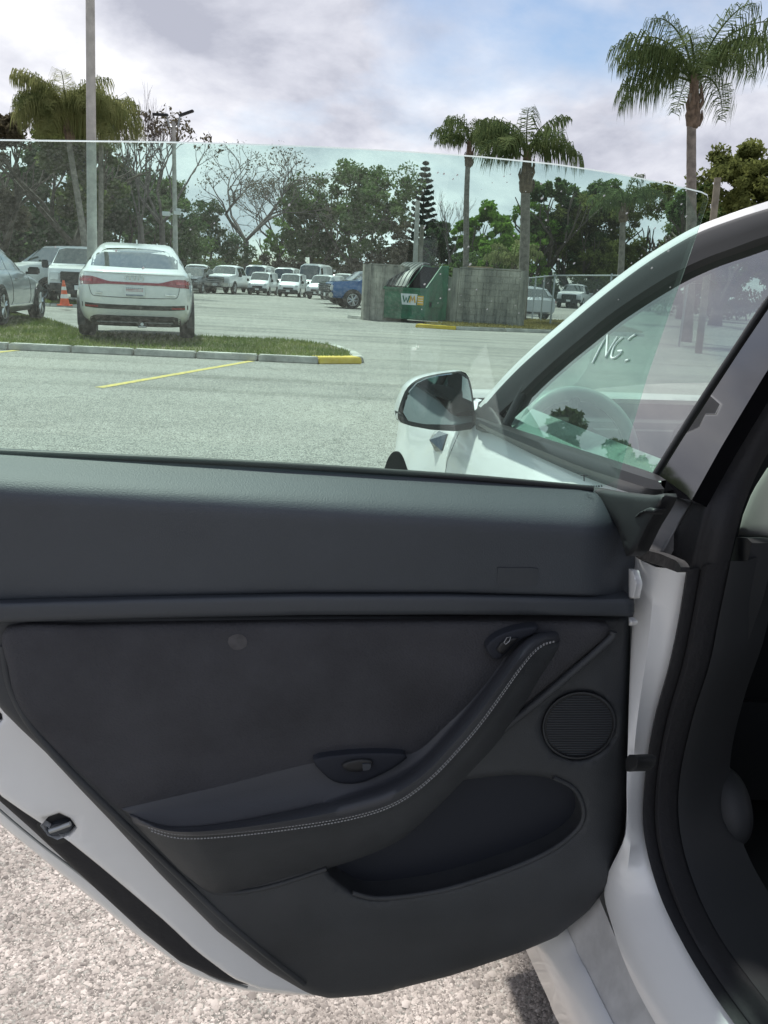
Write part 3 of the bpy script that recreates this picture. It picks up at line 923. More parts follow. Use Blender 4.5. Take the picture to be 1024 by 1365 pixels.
# ------------------------------------------------------------------ smooth cars from stacked outlines
class Shell:
    def __init__(self, levels, n=5.0):
        self.lv, self.n = levels, n               # (z, x_front, x_rear, half_width)

    def ev(self, z):
        zs = [l[0] for l in self.lv]
        return [np.interp(z, zs, [l[k] for l in self.lv]) for k in (1, 2, 3)]

    def loop(self, z, N=72):
        xf, xr, w = self.ev(z)
        c, a = (xf + xr) / 2, (xf - xr) / 2
        out = []
        for k in range(N):
            t = 2 * math.pi * k / N
            ct, s = math.cos(t), math.sin(t)
            e = 2 / self.n
            out.append((c + a * math.copysign(abs(ct) ** e, ct), w * math.copysign(abs(s) ** e, s), z))
        return out

    def rear(self, y, z, off=0.0):
        xf, xr, w = self.ev(z)
        c, a = (xf + xr) / 2, (xf - xr) / 2
        return (c - a * (max(0, 1 - (min(abs(y), w) / w) ** self.n)) ** (1 / self.n) - off, y, z)

    def front(self, y, z, off=0.0):
        xf, xr, w = self.ev(z)
        c, a = (xf + xr) / 2, (xf - xr) / 2
        return (c + a * (max(0, 1 - (min(abs(y), w) / w) ** self.n)) ** (1 / self.n) + off, y, z)

    def side(self, x, z, sd, off=0.0):
        xf, xr, w = self.ev(z)
        c, a = (xf + xr) / 2, (xf - xr) / 2
        return (x, sd * (w * (max(0, 1 - (min(abs(x - c), a) / a) ** self.n)) ** (1 / self.n) + off), z)

    def body(self, zs, root, m, smooth=35):
        b = MB(); b.loft([self.loop(z) for z in zs], cap=True)
        return b.build('body', m, root, smooth=smooth)

    def patch(self, where, poly, off, name, m, parent, sd=1, nu=24):
        """poly: function u-> (lo, hi) edge coordinates; where rear/front: (y, z0, z1); side: (x, z0, z1)"""
        rows_i, rows_o = [], []
        for (h, z0, z1) in poly:
            ri, ro = [], []
            for k in range(5):
                z = z0 + (z1 - z0) * k / 4
                f = {'rear': self.rear, 'front': self.front}.get(where)
                if f:
                    ri.append(f(h, z, -.02)); ro.append(f(h, z, off))
                else:
                    ri.append(self.side(h, z, sd, -.02)); ro.append(self.side(h, z, sd, off))
            rows_o.append(ro + ri[::-1])
        b = MB(); b.loft(rows_o, closed=True, cap=True)
        return b.build(name, m, parent, smooth=30)


def span(a, b, n, f):
    return [(a + (b - a) * k / n, *f(a + (b - a) * k / n)) for k in range(n + 1)]


# pale coupe SUV seen from behind ------------------------------------------------
ev_c = ground(184, 449.5, 0.125)
ev_rz = R(90 + 15.0)
ev = thing('parked_suv', 'pale pearl white coupe SUV seen from behind, parked across the grass strip', 'SUV', (0, 0, 0), ev_rz)
ev.location = Vector((ev_c.x, ev_c.y, .125)) + Matrix.Rotation(ev_rz, 3, 'Z') @ Vector((4.02, 0, 0))   # rear axle stands at ev_c
lv = [(.22, -.28, -4.55, .82), (.34, -.12, -4.74, .93), (.48, -.04, -4.84, .965), (.62, 0, -4.885, .97), (.78, -.02, -4.90, .968), (.92, -.12, -4.90, .955), (1.00, -.45, -4.88, .94), (1.06, -1.0, -4.86, .915),
      (1.10, -1.35, -4.82, .885), (1.125, -1.45, -4.74, .86), (1.16, -1.52, -4.58, .84), (1.3, -1.78, -4.16, .775), (1.42, -2.02, -3.78, .71), (1.52, -2.26, -3.38, .645), (1.58, -2.5, -3.0, .58), (1.60, -2.6, -2.85, .5)]
sh = Shell(lv, 5.0)
zs = [.22, .28, .34, .41, .48, .55, .62, .70, .78, .85, .92, .96, 1.0, 1.03, 1.06, 1.08, 1.10, 1.112, 1.125, 1.16, 1.23, 1.30, 1.36, 1.42, 1.47, 1.52, 1.55, 1.58, 1.592, 1.60]
ev_body = sh.body(zs, ev, MT['etron'], 40)
sh.patch('rear', span(-.93, .93, 30, lambda y: (.898 - .025 * min(1, max(0, abs(y) - .45) / .3) - .5 * max(0, abs(y) - .85), .938 + .07 * min(1, max(0, abs(y) - .40) / .25) - .25 * max(0, abs(y) - .8))), .012, 'light_bar', MT['red'], ev)
for sd in (1, -1):
    sh.patch('rear', span(.66 * sd, .90 * sd, 8, lambda y: (.925, .97)), .02, 'tail_light', MT['redlit'], ev)
# rear screen
sh.patch('rear', span(-.70, .70, 20, lambda y: (1.165 + .012 * abs(y), 1.50 - .05 * (abs(y) / .7) ** 2 - max(0, abs(y) - .50) * .62)), .006, 'rear_window', MT['carglass'], ev)
# spoiler lip, lower strip with reflectors, diffuser, tailgate seam
sh.patch('rear', span(-.80, .80, 24, lambda y: (1.075, 1.105)), .03, 'spoiler', MT['etron'], ev)
strip_ = sh.patch('rear', span(-.92, .92, 26, lambda y: (.50 + .03 * abs(y) ** 3, .575 + .03 * abs(y) ** 3)), .006, 'bumper_strip', MT['black'], ev)
for sd in (1, -1):
    sh.patch('rear', span(.58 * sd, .80 * sd, 8, lambda y: (.525, .555)), .014, 'reflector', MT['red'], strip_)
sh.patch('rear', span(-.86, .86, 26, lambda y: (.215, .40 - .16 * max(0, (abs(y) - .62) / .24) ** 1.5)), .012, 'diffuser', MT['black'], ev)
for k in range(1):
    m = MB(); m.box((-4.86, 0, .30), (.04, 1.2, .018)); m.build('trim_bar', MT['greypaint'], ev)
pts = [sh.rear(y, z, .003) for y, z in smooth_pts([(-.72, .93), (-.70, .80), (-.66, .715), (-.55, .70), (0, .69), (.55, .70), (.66, .715), (.70, .80), (.72, .93)], 5)]
m = MB(); m.tube(pts, .005, 4); m.build('tailgate_seam', MT['black'], ev)
pl = MB(); pl.box((-4.925, 0, .80), (.016, .32, .165)); plate = pl.build('licence_plate', MT['paper'], ev, bevel=.004)
for (z, n, mt_, hh) in ((.845, 9, 'ink', .012), (.822, 14, 'inkred', .012), (.800, 11, 'inkred', .009), (.735, 13, 'ink', .022)):
    b = MB()
    wsum = .27 / n
    for k in range(n):
        b.box((-4.935, -.135 + wsum * (k + .5), z), (.004, wsum * random.uniform(.45, .8), hh))
    b.build('plate_print', MT[mt_], plate)
for k in range(4):
    b = MB(); yc = -.099 + k * .066
    ringp = [[(sh.rear(0, 1.005, .008)[0] + dx, yc + math.cos(t * .3307) * rr, 1.005 + math.sin(t * .3307) * rr) for t in range(19)] for rr, dx in ((.048, 0), (.048, -.008), (.038, -.008), (.038, 0))]
    b.loft(ringp); b.build('badge_ring', MT['chrome'], ev)
b = MB(); b.box((-4.885, -.56, .755), (.02, .17, .016)); b.build('model_badge', MT['chrome'], ev)
b = MB(); b.box((-4.885, .56, .755), (.02, .11, .016)); b.build('model_badge', MT['chrome'], ev)
b = MB(); b.box((-4.86, -.10, .262), (.04, .14, .085)); gd = b.build('sticker', MT['black'], ev, bevel=.004)
b = MB(); b.cyl((-4.884, -.10, .275), (1, 0, 0), .026, .008, 14); b.build('sticker_print', MT['paper'], gd)
b = MB(); b.box((-4.882, -.10, .235), (.008, .11, .012)); b.build('sticker_print', MT['paper'], gd)
b = MB(); b.prism([(-3.05, -.012, 1.585), (-2.95, -.012, 1.60), (-3.08, -.012, 1.66), (-3.12, -.012, 1.655)], (0, .024, 0)); b.build('roof_antenna', MT['etron'], ev)
for sd in (1, -1):
    sh.patch('side', span(-3.95, -1.85, 12, lambda x: (1.10, 1.44 - .10 * max(0, (-x - 3.2)) ** 1 * 2.0 - max(0, x + 2.3) * .75)), .006, 'window', MT['carglass'], ev, sd)
    for x in (-.92, -3.85):
        pts = [(x + math.cos(math.pi * t / 22) * .43, sd * .84, .36 + math.sin(math.pi * t / 22) * .43) for t in range(23)] + [(x - .43, sd * .84, .2), (x + .43, sd * .84, .2)]
        a = MB(); a.prism(pts, (0, sd * .122, 0)); a.build('wheel_arch', MT['black'], ev)
        wheel(ev, x, sd * .842, sd, .37, .25)
    b = MB(); b.box((-1.75, sd * .95, 1.08), (.09, .12, .08)); b.build('side_mirror', MT['etron'], ev, bevel=.03, smooth=30)
sh.patch('front', span(-.62, .62, 12, lambda y: (1.13, 1.50)), .006, 'windshield', MT['carglass'], ev)

# silver car at the left edge ------------------------------------------------------
sc_w = ground(53, 424, 0.11)
sc_rz = R(90 + 9)
sc = thing('parked_car', 'silver grey car cut by the left picture edge, black door mirror', 'car', (0, 0, 0), sc_rz)
sc.location = Vector((sc_w.x, sc_w.y, .11)) + Matrix.Rotation(sc_rz, 3, 'Z') @ Vector((.95, .90, 0))
lv2 = [(.2, -.25, -4.5, .80), (.32, -.1, -4.62, .90), (.5, 0, -4.7, .925), (.68, -.04, -4.72, .93), (.82, -.2, -4.7, .915), (.92, -.8, -4.66, .885), (.98, -1.2, -4.6, .86), (1.02, -1.42, -4.5, .83), (1.2, -1.75, -4.2, .76), (1.4, -2.2, -3.9, .66), (1.5, -2.5, -3.6, .58), (1.54, -2.8, -3.2, .5)]
sh2 = Shell(lv2, 4.5)
sh2.body([.2, .26, .32, .41, .5, .59, .68, .75, .82, .87, .92, .95, .98, 1.0, 1.02, 1.1, 1.2, 1.3, 1.4, 1.45, 1.5, 1.525, 1.54], sc, MT['silver'], 40)
for sd in (1, -1):
    sh2.patch('side', span(-3.0, -1.72, 12, lambda x: (1.03, 1.42 - max(0, x + 2.3) * .62)), .006, 'window', MT['carglass'], sc, sd)
    sh2.patch('side', span(-4.0, -3.08, 10, lambda x: (1.03, 1.42 - max(0, -x - 3.55) * .5)), .006, 'window', MT['carglass'], sc, sd)
    sh2.patch('side', span(-3.3, -1.45, 10, lambda x: (.33, .362)), .012, 'chrome_strip', MT['chrome'], sc, sd)
    for x in (-1.66, -2.98):
        pp = [sh2.side(x + (-.10 if z < .4 else 0), z, sd, .002) for z in np.linspace(.3, 1.0, 12)]
        b = MB(); b.tube(pp, .005, 4); b.build('door_seam', MT['black'], sc)
    for x in (-2.75, -3.9):
        b = MB(); q = sh2.side(x, .86, sd, .02); b.box(q, (.2, .04, .03)); b.build('door_handle', MT['chrome'], sc, bevel=.008)
    for x in (-.95, -3.75):
        pts = [(x + math.cos(math.pi * t / 22) * .415, sd * .82, .35 + math.sin(math.pi * t / 22) * .415) for t in range(23)] + [(x - .415, sd * .82, .18), (x + .415, sd * .82, .18)]
        a = MB(); a.prism(pts, (0, sd * .113, 0)); a.build('wheel_arch', MT['black'], sc)
        wheel(sc, x, sd * .84, sd, .35, .24)
    b = MB(); b.box((-1.72, sd * 1.03, 1.03), (.14, .22, .15)); b.box((-1.70, sd * .90, .98), (.06, .14, .05)); b.build('side_mirror', MT['black'], sc, bevel=.035, smooth=30)
    sh2.patch('front', span(.45 * sd, .84 * sd, 8, lambda y: (.62, .74)), .01, 'headlight', MT['lamp'], sc)
    sh2.patch('rear', span(.5 * sd, .86 * sd, 8, lambda y: (.72, .86)), .01, 'tail_light', MT['red'], sc)
sh2.patch('front', span(-.6, .6, 12, lambda y: (1.05, 1.44)), .006, 'windshield', MT['carglass'], sc)
sh2.patch('rear', span(-.6, .6, 12, lambda y: (1.06, 1.42)), .006, 'rear_window', MT['carglass'], sc)
sh2.patch('front', span(-.4, .4, 8, lambda y: (.36, .6)), .008, 'grille', MT['black'], sc)

# traffic cone ---------------------------------------------------------------------
cp = ground(80.5, 408, .12)
cone = thing('traffic_cone', 'orange traffic cone with two pale bands on the grass between the trucks', 'cone', (cp.x, cp.y + .35, .12))
b = MB(); b.box((0, 0, .02), (.36, .36, .04)); b.build('base', MT['orange'], cone, bevel=.012)
zc = [.04, .22, .34, .46, .56, .74]
rc = lambda z: .145 - .115 * (z / .74)
for i in range(5):
    b = MB(); b.cyl((0, 0, (zc[i] + zc[i + 1]) / 2), (0, 0, 1), rc(zc[i]) + (.003 if i % 2 else 0), zc[i + 1] - zc[i] - .001, 20, rc(zc[i + 1]) + (.003 if i % 2 else 0))
    b.build('reflective_band' if i % 2 else 'cone_body', MT['cloth'] if i % 2 else MT['orange'], cone, smooth=40)

# ------------------------------------------------------------------ dumpster
dA, dB = ground(511, 427.5), ground(566, 431.5)
dx = (dB - dA); Wd = dx.length
d_rz = math.atan2(dx.y, dx.x)
dump = thing('dumpster', 'green steel dumpster with a slanted half-open ribbed lid', 'dumpster', (dA.x, dA.y, 0), d_rz)
D_, hf, hb = 1.75, 1.12, 1.86
b = MB()
wt_ = .05
b.add([(0, 0, .12), (Wd, 0, .12), (Wd, D_, .12), (0, D_, .12)], [(0, 1, 2, 3)])
b.prism([(0, 0, .1), (Wd, 0, .1), (Wd, 0, hf), (0, 0, hf)], (0, wt_, 0))
b.prism([(0, D_ - wt_, .1), (Wd, D_ - wt_, .1), (Wd, D_ - wt_, hb), (0, D_ - wt_, hb)], (0, wt_, 0))
for x in (0, Wd - wt_):
    b.prism([(x, wt_, .1), (x, D_ - wt_, .1), (x, D_ - wt_, hb), (x, D_ - .6, hb), (x, wt_, hf)], (wt_, 0, 0))
b.build('bin_body', MT['dumpster'], dump)
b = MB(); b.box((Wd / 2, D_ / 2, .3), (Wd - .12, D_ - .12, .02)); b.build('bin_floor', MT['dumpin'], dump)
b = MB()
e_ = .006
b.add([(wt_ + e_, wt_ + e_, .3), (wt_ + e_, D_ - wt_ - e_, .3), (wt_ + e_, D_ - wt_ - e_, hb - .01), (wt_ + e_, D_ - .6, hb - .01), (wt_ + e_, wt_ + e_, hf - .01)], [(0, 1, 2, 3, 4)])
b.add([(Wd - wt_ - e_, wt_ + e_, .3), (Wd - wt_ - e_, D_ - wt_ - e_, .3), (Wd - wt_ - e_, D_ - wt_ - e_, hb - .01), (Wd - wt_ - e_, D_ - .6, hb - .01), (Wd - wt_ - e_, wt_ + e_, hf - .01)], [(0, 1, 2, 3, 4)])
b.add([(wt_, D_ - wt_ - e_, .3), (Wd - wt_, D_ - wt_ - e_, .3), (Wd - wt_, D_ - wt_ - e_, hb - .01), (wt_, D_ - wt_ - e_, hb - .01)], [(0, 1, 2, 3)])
b.build('bin_shade_sheets', MT['dumpin'], dump)  # dark sheets added to paint the shade inside the open half
b = MB(); b.box((Wd / 2, -.02, hf - .03), (Wd + .06, .08, .09)); b.box((Wd / 2, -.012, .42), (Wd, .03, .05)); b.box((Wd / 2, -.012, .16), (Wd, .03, .06))
b.build('rim_channel', MT['dumpster'], dump, bevel=.01)
for x in (-.09, Wd):
    b = MB(); b.box((x + .045, .85, .62), (.10, 1.1, .20)); pk = b.build('fork_pocket', MT['dumpster'], dump, bevel=.01)
    c_ = MB(); c_.box((x + .045, .295, .62), (.07, .02, .14)); c_.build('pocket_opening', MT['dumpin'], pk)
# frame of the slanted opening, left half closed by a ribbed lid, right half open
ys, zs_ = (.0, D_ - .6, D_), (hf, hb, hb)
for x in (0, Wd - .04):
    b = MB(); b.tube([(x + .02, 0, hf + .015), (x + .02, D_ - .6, hb + .015), (x + .02, D_, hb + .015)], .03, 6); b.build('rim_rail', MT['dumpster'], dump)
arc = [(0, -.01, hf + .05), (0, .28, hf + .34), (0, .62, hf + .58), (0, 1.0, hb + .0), (0, 1.35, hb + .1), (0, D_ + .03, hb + .1)]
lid = MB()
L1 = [[(x, y, z) for _, y, z in smooth_pts(arc, 4)] for x in (.03, Wd * .52)]
L1b = [[(x, y, z - .03) for _, y, z in smooth_pts(arc, 4)] for x in (.03, Wd * .52)]
lid.loft([L1[0], L1[1], L1b[1], L1b[0], L1[0]], closed=False)
lido = lid.build('lid', MT['lidgrey'], dump, smooth=50)
for k in range(6):
    x = .06 + k * (Wd * .52 - .10) / 5
    b = MB(); b.tube([(x, y, z + .012) for _, y, z in smooth_pts(arc, 4)], .015, 6); b.build('lid_rib', MT['ribs'], lido, smooth=60)
b = MB(); b.tube([(Wd * .54, 0, hf + .02), (Wd * .54, D_ - .6, hb + .02), (Wd * .54, D_, hb + .02)], .02, 6); b.build('centre_rail', MT['dumpster'], dump)
# logo plate: W in green, M in gold, with a torn gold patch beside it
px0, pz0 = Wd * .40, .58
b = MB(); b.prism([(px0, -.004, pz0 + .36), (px0 + .62, -.004, pz0 + .36), (px0 + .58, -.004, pz0), (px0 + .06, -.004, pz0)], (0, -.008, 0)); lp = b.build('logo_plate', MT['paper'], dump)
b = MB(); b.tube([(px0 + .09, -.018, pz0 + .29), (px0 + .15, -.018, pz0 + .08), (px0 + .21, -.018, pz0 + .24), (px0 + .27, -.018, pz0 + .08), (px0 + .34, -.018, pz0 + .29)], .026, 4); b.build('letter', MT['wmgreen'], lp)
b = MB(); b.tube([(px0 + .35, -.02, pz0 + .08), (px0 + .39, -.02, pz0 + .29), (px0 + .45, -.02, pz0 + .14), (px0 + .51, -.02, pz0 + .29), (px0 + .55, -.02, pz0 + .08)], .026, 4); b.build('letter', MT['wmyellow'], lp)
b = MB(); b.box((px0 + .74, -.008, pz0 + .16), (.22, .008, .30)); sp_ = b.build('sticker', MT['wmyellow'], dump)
for k in range(3):
    b = MB(); b.box((px0 + .74, -.014, pz0 + .09 + k * .08), (.19, .006, .022)); b.build('sticker_line', MT['paper'], sp_)

# ------------------------------------------------------------------ block walls of the enclosure
def block_wall(label, a, b_, h, thick, end_w=.22):
    a, b_ = Vector((a[0], a[1], 0)), Vector((b_[0], b_[1], 0))
    d = b_ - a; Lw = d.length
    root = thing('block_wall', label, 'wall', a, math.atan2(d.y, d.x))
    m = MB(); m.box((Lw / 2, thick / 2, h / 2), (Lw - .01, thick - .012, h - .01)); m.build('core', MT['wall'], root)
    bw, bh = .405, .203
    rows = int(round(h / bh))
    for r_ in range(rows):
        x = end_w - (bw / 2 if r_ % 2 else 0)
        while x < Lw - end_w - .02:
            x0, x1 = max(x, end_w), min(x + bw, Lw - end_w)
            if x1 - x0 > .05:
                m = MB(); pr = random.uniform(-.004, .003)
                m.box(((x0 + x1) / 2, .02 + pr, (r_ + .5) * h / rows), (x1 - x0 - .013, .06, h / rows - .013)); m.build('block', MT['wall'], root)
            x += bw
    for x in (end_w / 2, Lw - end_w / 2):
        m = MB(); m.box((x, thick / 2, h / 2 + .01), (end_w, thick + .04, h + .02)); m.build('pillar', MT['wall'], root, bevel=.012)
    m = MB(); m.box((Lw / 2, thick / 2, h + .03), (Lw - 2 * end_w - .004, thick + .02, .05)); m.build('cap', MT['wall'], root, bevel=.012)
    return root


wl0 = ground(484, 426.5)
wl1 = Vector((wl0.x + 1.5, wl0.y + .6, 0))
def top_h(px, py, base):          # height of a picture point standing over a ground point
    return at(px, py, base.y).z
block_wall('streaked grey block wall standing left of the dumpster', wl0, wl1, top_h(484, 352.5, wl0), .22)
wr0, wr1 = ground(599, 430, .1), ground(697, 436, .1)
block_wall('long stained block wall right of the dumpster', wr0, wr1, top_h(600, 357.5, wr0), .22)
wb0 = Vector((wl1.x, wl1.y + 1.9, 0)); wb1 = Vector((wr0.x + .3, wr0.y + 3.2, 0))
block_wall('back wall of the enclosure seen over the dumpster', wb0, wb1, 1.55, .2)
b = MB(); c0 = at(640, 358, wr0.y + .1)
pts = [(c0.x + math.cos(t * .7) * .42, c0.y + math.sin(t * .7) * .06, top_h(600, 357.5, wr0) + .056) for t in range(9)]
b.prism(pts, (0, 0, .045)); tag(b.build('cardboard', MT['bag']), 'flattened brown cardboard lying on the long block wall', 'cardboard')

# ------------------------------------------------------------------ poles
def pole(label, px, py_top, px_b, py_b, Y, r0, r1, m, name='light_pole', cat='pole', n=12):
    top, bot = at(px, py_top, Y), at(px_b, py_b, Y)
    d = (top - bot).normalized()
    base = bot - d * (bot.z / d.z)
    root = thing(name, label, cat, base)
    b = MB()
    Lp = (top - base)
    b.tube([Lp * t for t in (0, .25, .5, .75, 1)], [r0 + (r1 - r0) * t for t in (0, .25, .5, .75, 1)], n)
    b.build('shaft', m, root, smooth=40)
    return root, Lp


lp1, _ = pole('tall pale concrete lamp post rising behind the white SUV', 119, -160, 123, 330, 17.5, .105, .075, MT['pole'])
b = MB(); b.tube([_ * .999, _ * 1 + Vector((.7, 0, .25))], .035, 8); b.build('arm', MT['galv'], lp1)
b = MB(); b.box(_ + Vector((.95, 0, .27)), (.5, .25, .12)); b.build('lamp_head', MT['galv'], lp1, bevel=.03)
for k, (hh, s) in enumerate(((3.1, .03), (2.2, .02), (3.25, .02))):
    b = MB(); b.box((-.02 + k * .02, -.105, hh), (s, .02, s * 1.4)); b.build('bolt_hole', MT['black'], lp1)
lp2, v2 = pole('slim grey camera mast with twin lamp heads behind the pale SUV', 231.5, 162, 234, 330, 36, .12, .07, MT['pole'])
for sd in (-1, 1):
    b = MB(); b.tube(smooth_pts([tuple(v2 * .97), tuple(v2 * .97 + Vector((sd * .18, 0, .05))), tuple(v2 * .99 + Vector((sd * .26, 0, .3)))], 4), .035, 6); b.build('arm', MT['galv'], lp2)
    b = MB(); b.box(v2 * .99 + Vector((sd * .52, 0, .40 if sd > 0 else .30)), (.62, .2, .09), Matrix.Rotation(-.35 * sd, 3, 'Y') if sd > 0 else None); b.build('lamp_head', MT['black'], lp2, bevel=.02)
zc_ = at(234, 286, 36).z
for (dx_, dz_, s) in ((-.30, .0, .3), (.16, .06, .26), (.2, .18, .16)):
    b = MB(); b.box((v2.x * .3 + dx_, -.2, zc_ + dz_), (s, .2, s * .55)); b.tube([(v2.x * .3, 0, zc_ + dz_), (v2.x * .3 + dx_, -.2, zc_ + dz_)], .03, 6); b.build('camera_box', MT['paper'], lp2, bevel=.02)
pole('pale wooden pole standing left of the pointed pine', 557, 268, 553.5, 350, 40, .13, .10, MT['pole'], 'utility_pole')
pole('second darker pole close behind the pale wooden pole', 563, 300, 560, 350, 46, .14, .12, MT['wood'], 'utility_pole')
pole('leaning bleached wooden post beyond the car roof', 957, 237, 950, 300, 20, .085, .075, MT['wood'], 'utility_pole')
lpx, _ = pole('grey palm trunk post seen through the glass near the fence', 829, 312, 826.5, 360, 38, .17, .15, MT['palmbark'], 'utility_pole') if False else (None, None)

# ------------------------------------------------------------------ chain-link fence
fp = [ground(700, 424), ground(733, 437), ground(806, 449), ground(905, 462)]
rail_px = [(700, 374), (733, 372.3), (806, 369), (905, 366)]
fence = thing('chain_link_fence', 'grey chain-link fence between the block wall and the white car', 'fence', (fp[0].x, fp[0].y, 0))
FO = Vector((fp[0].x, fp[0].y, 0))
posts = []
for a, b_ in zip(fp[:-1], fp[1:]):
    n_ = max(1, round((b_ - a).length / 3.0))
    posts += [a + (b_ - a) * k / n_ for k in range(n_)]
posts.append(fp[-1])
FH = 1.78
for q in posts:
    b = MB(); b.tube([q - FO, q - FO + Vector((0, 0, FH + .06))], .032, 8); b.build('fence_post', MT['galv'], fence, smooth=60)
b = MB(); b.tube([q - FO + Vector((0, 0, FH)) for q in fp], .024, 8); b.build('top_rail', MT['galv'], fence, smooth=60)
b = MB()
for a, b_ in zip(fp[:-1], fp[1:]):
    d = b_ - a; Lf = d.length; d = d / Lf
    x = -FH
    while x < Lf:
        for up_ in (True, False):
            x0, x1 = x, x + FH
            z0, z1 = (0, FH) if up_ else (FH, 0)
            t0, t1 = max(0, -x0 / FH), min(1, (Lf - x0) / FH)
            if t1 > t0:
                P, Q = a + d * (x0 + FH * t0) - FO + Vector((0, 0, z0 + (z1 - z0) * t0)), a + d * (x0 + FH * t1) - FO + Vector((0, 0, z0 + (z1 - z0) * t1))
                w_ = Vector((0, 0, .004)); n2 = Vector((-d.y, d.x, 0)) * .003
                b.add([P - w_, Q - w_, Q + w_, P + w_], [(0, 1, 2, 3)])
        x += .085
tag(b.build('wire_mesh', MT['galv'], fence), kind='stuff')


# ------------------------------------------------------------------ trees
def leaf_quads(C, rad, per, size, flat=0.8):
    """leaf cards scattered in clumps; C (n,3) clump centres, rad (n,)"""
    n = len(C)
    d = rng.normal(size=(n, per, 3)); d /= np.linalg.norm(d, axis=2, keepdims=True)
    r = rng.uniform(0, 1, (n, per, 1)) ** 0.45
    P = (C[:, None] + d * r * rad[:, None, None] * np.array([1, 1, flat])).reshape(-1, 3)
    k = len(P)
    u = rng.normal(size=(k, 3)); u /= np.linalg.norm(u, axis=1, keepdims=True)
    w = rng.normal(size=(k, 3)); w -= u * (w * u).sum(1, keepdims=True); w /= np.linalg.norm(w, axis=1, keepdims=True)
    s = size * rng.uniform(0.5, 1.3, (k, 1))
    V = np.stack([P - u * s, P - w * s * .5, P + u * s, P + w * s * .5], 1)
    return V.reshape(-1, 3)


def limbs(mb, p, d, ln, r, depth, tips, spread=.6, upb=.15, n=5, kids=(2, 3)):
    q = [p]
    dd = d.copy()
    for k in range(3):
        dd = (dd + Vector((random.gauss(0, .10), random.gauss(0, .10), random.gauss(0, .06) + upb * .3))).normalized()
        q.append(q[-1] + dd * ln / 3)
    mb.tube(q, [r, r * .9, r * .8, r * .66], n, cap=False)
    if depth == 0:
        tips.append(q[-1]); return
    for k in range(random.choice(kids)):
        a = Vector((random.gauss(0, 1), random.gauss(0, 1), random.gauss(0, .6))).normalized()
        nd = (dd + a * spread).normalized()
        nd.z += upb; nd.normalize()
        limbs(mb, q[-1] if k else q[-2] if random.random() < .4 else q[-1], nd, ln * random.uniform(.62, .85), r * .62, depth - 1, tips, spread, upb, max(3, n - 1), kids)


def leafy_tree(label, px, py_top, wpx, Y, mt_, group=None, dens=1.0, leaf=.22, gap=.0, low=.25, name='oak_tree', cat='tree', trunk='bark', clumps=60, per=110, flat=.75, hgt=None):
    c = at(px, py_top, Y)
    h, wd = hgt or c.z, wpx / F_PX * Y
    root = thing(name, label, cat, (c.x, Y, 0), 0, group)
    tb = MB(); tips = []
    r0 = .03 * h + .05
    lean = Vector((random.gauss(0, .05), random.gauss(0, .05), 1)).normalized()
    th = h * low * .9
    tb.tube([(0, 0, -.05), lean * th * .5, lean * th], [r0 * 1.25, r0, r0 * .85], 8)
    for k in range(5):
        a = 2 * math.pi * k / 5 + random.random()
        limbs(tb, lean * th, Vector((math.cos(a) * .8, math.sin(a) * .8, .9)).normalized(), h * .26, r0 * .5, 2, tips, .6, .15, 5)
    tb.build('trunk', MT[trunk], root, smooth=60)
    # uneven crown: several lobes inside the envelope, clumps on and in the lobes
    nl = 7
    lob = []
    for k in range(nl):
        a = rng.uniform(0, 2 * np.pi); rr = wd * .5 * rng.uniform(.25, .72); zz = h * (low + (1 - low) * rng.uniform(.25, .82))
        lob.append((rr * math.cos(a), rr * math.sin(a) * .8, zz, wd * rng.uniform(.16, .28)))
    lob.append((0, 0, h * .86, wd * .17))
    C = []
    for k in range(int(clumps)):
        x, y, z, r_ = lob[k % len(lob)]
        d = rng.normal(size=3); d /= np.linalg.norm(d)
        d *= r_ * rng.uniform(.55, 1.1)
        C.append((x + d[0], y + d[1], min(z + d[2] * .85, h * .97)))
    C = np.array(C)
    rad = wd * rng.uniform(.045, .12, len(C))
    V = leaf_quads(C, rad, int(per * dens), leaf, flat)
    quads_mesh('crown', V, MT[mt_], root)
    return root


